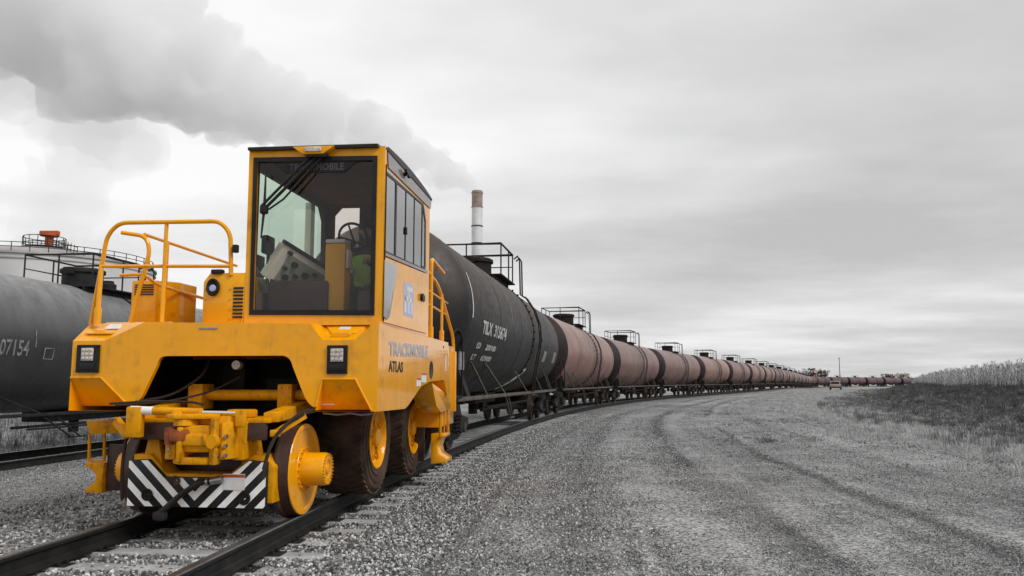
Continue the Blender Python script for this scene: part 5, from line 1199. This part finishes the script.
def steam():
    """cauliflower plume: many puffs voxel-joined, then filled with an even pale volume"""
    D_ = 152.0; rs = random.Random(5); k = D_/800
    def pos(px, py, dy=0): return Vector(((px-512)*k, D_+dy, HC + (382-py)*k + .6))
    def plume(name, path, npuff, dens, label, vox, flat=.9, seed=1):
        rs = random.Random(seed); b = bmesh.new()
        for i in range(npuff):
            t = i/(npuff-1)*(len(path)-1); j = min(int(t), len(path)-2); f = t-j
            p = [path[j][q]*(1-f)+path[j+1][q]*f for q in range(3)]; R0 = p[2]*k
            c = pos(p[0], p[1]); d = Vector((rs.gauss(0, 1), rs.gauss(0, 1), rs.gauss(0, 1))); d.normalize(); d *= R0*rs.uniform(0, .95)
            d.y *= 1.0; rr = R0*rs.uniform(.16, .46)
            t_ = bmesh.ops.create_icosphere(b, subdivisions=2, radius=rr); bmesh.ops.translate(b, vec=c+d, verts=t_['verts'])
        me = bpy.data.meshes.new(name); b.to_mesh(me); b.free(); o = bpy.data.objects.new(name, me); COL.objects.link(o)
        tag(o)
        md = o.modifiers.new('r', 'REMESH'); md.mode = 'VOXEL'; md.voxel_size = vox; md.use_smooth_shade = True
        for sz, st in ((7.0, 4.2), (2.8, 2.8), (1.2, 1.5)):
            tx = bpy.data.textures.new('clouds', 'CLOUDS'); tx.noise_scale = sz; tx.noise_depth = 3
            dm = o.modifiers.new('d', 'DISPLACE'); dm.texture = tx; dm.strength = st; dm.mid_level = .5; dm.texture_coords = 'GLOBAL'
        md = o.modifiers.new('r2', 'REMESH'); md.mode = 'VOXEL'; md.voxel_size = vox*.85; md.use_smooth_shade = True
        bpy.context.view_layer.update(); ne = bpy.data.meshes.new_from_object(o.evaluated_get(bpy.context.evaluated_depsgraph_get()))
        bpy.data.objects.remove(o); ne.materials.clear()
        bb = bmesh.new(); bb.from_mesh(ne); seen = set(); kill = []          # drop the small inner bubbles
        for v0 in bb.verts:
            if v0.index in seen: continue
            isl = [v0]; seen.add(v0.index)
            for v in isl:
                for e_ in v.link_edges:
                    w_ = e_.other_vert(v)
                    if w_.index not in seen: seen.add(w_.index); isl.append(w_)
            if len(isl) < 2500: kill += isl
        bmesh.ops.delete(bb, geom=kill, context='VERTS'); bb.to_mesh(ne); bb.free()
        mt = bpy.data.materials.new(name+'_vapour'); mt.use_nodes = True; N = mt.node_tree.nodes; N.remove(N['Principled BSDF'])
        pv = N.new('ShaderNodeVolumePrincipled'); pv.inputs['Density'].default_value = dens; pv.inputs['Color'].default_value = (.978, .978, .98, 1); pv.inputs['Anisotropy'].default_value = .2
        mt.node_tree.links.new(pv.outputs[0], N['Material Output'].inputs['Volume']); ne.materials.append(mt)
        o = bpy.data.objects.new(name, ne); COL.objects.link(o); return tag(o, label, kind='stuff')
    plume('steam_plume', [(474, 187, 5), (462, 180, 10), (440, 168, 18), (405, 150, 24), (360, 128, 31), (310, 112, 36), (255, 96, 42), (205, 80, 52), (160, 60, 62), (115, 40, 74), (65, 15, 84), (10, -30, 95)], 900, .20, 'grey steam plume drifting up to the left from the tall chimney', .62)
    plume('steam_cloud', [(-10, 10, 90), (40, 70, 85), (95, 110, 70), (70, 150, 62), (50, 190, 50), (20, 235, 40)], 150, .03, 'thin ragged steam cloud hanging at the left under the plume', 1.0, seed=3)
steam()

# ------------------------------------------------------------------ far bend: trees, pole, pickup
M_BARK = simple('grey_bark', (.06, .05, .045), (.1, .085, .075), 5, .9)
M_RUSSET = leaf_mat('russet_leaves', (.06, .03, .02), (.13, .06, .03), (.24, .12, .06)); M_DULL = leaf_mat('dull_leaves', .05, .10, .18); M_PALEL = leaf_mat('pale_leaves', .25, .42, .6)
def tree(px, D_, top_py, wid, mat, label, seed):
    rs = random.Random(seed); X = (px-512)/800*D_; zg = -.75; H = HC + (382-top_py)/800*D_ - zg; Wd = wid/800*D_/2
    T = empty('tree', (X, D_, zg), 0, label=label, cat='tree', group='trees beyond the far bend of the train')
    m = MB(); m.tube([(0, 0, -.2), (.1, 0, H*.25), (.05, .1, H*.55), (0, 0, H*.85)], [.035*H, .028*H, .018*H, .006*H], 8)
    tips = []
    for k in range(8):
        a = 2*PI*k/8+rs.random(); z = H*(.22+.06*k); e = Vector((math.cos(a)*Wd*.8, math.sin(a)*Wd*.8, z+H*rs.uniform(.12, .28))); m.tube([(0, 0, z), tuple((Vector((0, 0, z))+e)/2+Vector((0, 0, .1*H*.5))), tuple(e)], [.012*H, .008*H, .003*H], 5); tips.append(e)
    m.build('trunk', M_BARK, T)
    V = []; F = []
    cl = [Vector((rs.uniform(-1, 1)*Wd*.75, rs.uniform(-1, 1)*Wd*.75, H*rs.uniform(.38, .92))) for _ in range(16)] + tips
    for c in cl:
        for _ in range(70):
            d = Vector((rs.gauss(0, 1), rs.gauss(0, 1), rs.gauss(0, .8)))*Wd*.17; p = c+d; n_ = Vector((rs.gauss(0, 1), rs.gauss(0, 1), rs.gauss(0, 1))).normalized(); u = n_.orthogonal().normalized(); w = n_.cross(u); s_ = rs.uniform(.10, .24); k = len(V)
            V += [tuple(p+u*s_), tuple(p+w*s_*.7), tuple(p-u*s_), tuple(p-w*s_*.7)]; F.append((k, k+1, k+2, k+3))
    mesh_from('crown', V, F, mat, smoothed=False, parent=T)
for a in ((804.5, 430, 366.5, 9, M_PALEL, 'pale grey leafless looking tree farthest left beyond the far bend', 1), (809.5, 420, 367.5, 7, M_DULL, 'dull dark tree between the pale tree and the russet trees', 2), (815.5, 415, 368, 10, M_RUSSET, 'taller russet autumn tree beside the dull dark tree', 3), (822.5, 418, 370, 10, M_RUSSET, 'lower russet autumn tree just left of the tall pole', 4), (881, 470, 373.5, 9, M_DULL, 'dull low tree left of the russet one above the last tank cars', 5), (890, 470, 372.6, 11, M_RUSSET, 'russet spreading tree above the last visible tank cars', 6), (901, 470, 372.2, 11, M_RUSSET, 'russet tree nearest the dark bank at the end of the train', 7)): tree(*a)
def pole():
    D_ = 425.; X = (838-512)/800*D_; H = 15.2
    T = empty('utility_pole', (X, D_, -.75), 0, label='thin dark utility pole standing up behind the far tank cars', cat='utility pole')
    m = MB(); m.tube([(0, 0, -.3), (0, 0, H)], [.24, .15], 8); m.build('post', M_BARK, T)
    m = MB(); m.box(-.6, .6, -.06, .06, H-.7, H-.58); m.build('cross_arm', M_BARK, T)
    for x in (-.5, .5):
        m = MB(); m.cyl((x, 0, H-.58), (x, 0, H-.35), .06, 6); m.build('insulator', M_UNDERG, T)
pole()
M_CAR = simple('beige_car_paint', (.36, .30, .24), (.32, .27, .22), 4, .35, coat=.6); M_CARGL = simple('dark_car_glass', (.02, .02, .022), None, rough=.08)
def pickup():
    X, Y = 58.6, 146.0; P = empty('pickup_truck', (X, Y, float(zground([X], [Y])[0])), -math.radians(23), label='small beige pickup truck far along the gravel road below the tank cars', cat='pickup truck')
    m = MB(); m.prism([(-.95, .45), (.95, .45), (.97, .75), (.93, 1.02), (-.93, 1.02), (-.97, .75)], 'y', -2.6, 2.6, bev=.05); m.build('body', M_CAR, P)
    m = MB(); m.prism([(-1.2, 1.0), (1.4, 1.0), (.75, 1.62), (-.95, 1.66)], 'x', -.82, .82, bev=.06); cb_ = m.build('cab', M_CAR, P)
    m = MB(); m.box(-.68, .68, -1.16, -1.10, 1.12, 1.52, bev=.01); m.build('rear_window', M_CARGL, cb_)
    m = MB(); m.prism([(1.36, 1.06), (.84, 1.56), (.80, 1.56), (1.30, 1.06)], 'x', -.7, .7); m.build('windshield', M_CARGL, cb_)
    for x in (-.83, .83):
        m = MB(); m.box(x-.012, x+.012, -.8, .7, 1.1, 1.5); m.build('side_window', M_CARGL, cb_)
    m = MB(); m.box(-.80, .80, -2.62, -2.58, .60, .98, bev=.01); m.build('tailgate', M_CAR, P)
    m = MB(); m.box(-.9, .9, -2.75, -2.62, .42, .60, bev=.02); m.build('bumper', M_UNDER, P)
    for x in (-.87, .87):
        m = MB(); m.box(x-.07, x+.07, -2.63, -2.56, .68, .96, bev=.01); m.build('tail_lamp', M_RED, P)
        for y in (-1.6, 1.65):
            m = MB(); m.lathe([(x-.12, .2), (x-.13, .33), (x-.10, .36), (x+.10, .36), (x+.13, .33), (x+.12, .2)], 'x', (0, y, .36), 20); w = m.build('wheel', M_UNDER, P)
            m = MB(); m.lathe([(x-.128, .2), (x-.125, .02), (x+.125, .02), (x+.128, .2)], 'x', (0, y, .36), 16); m.build('hub_cap', M_STEEL, w)
pickup()
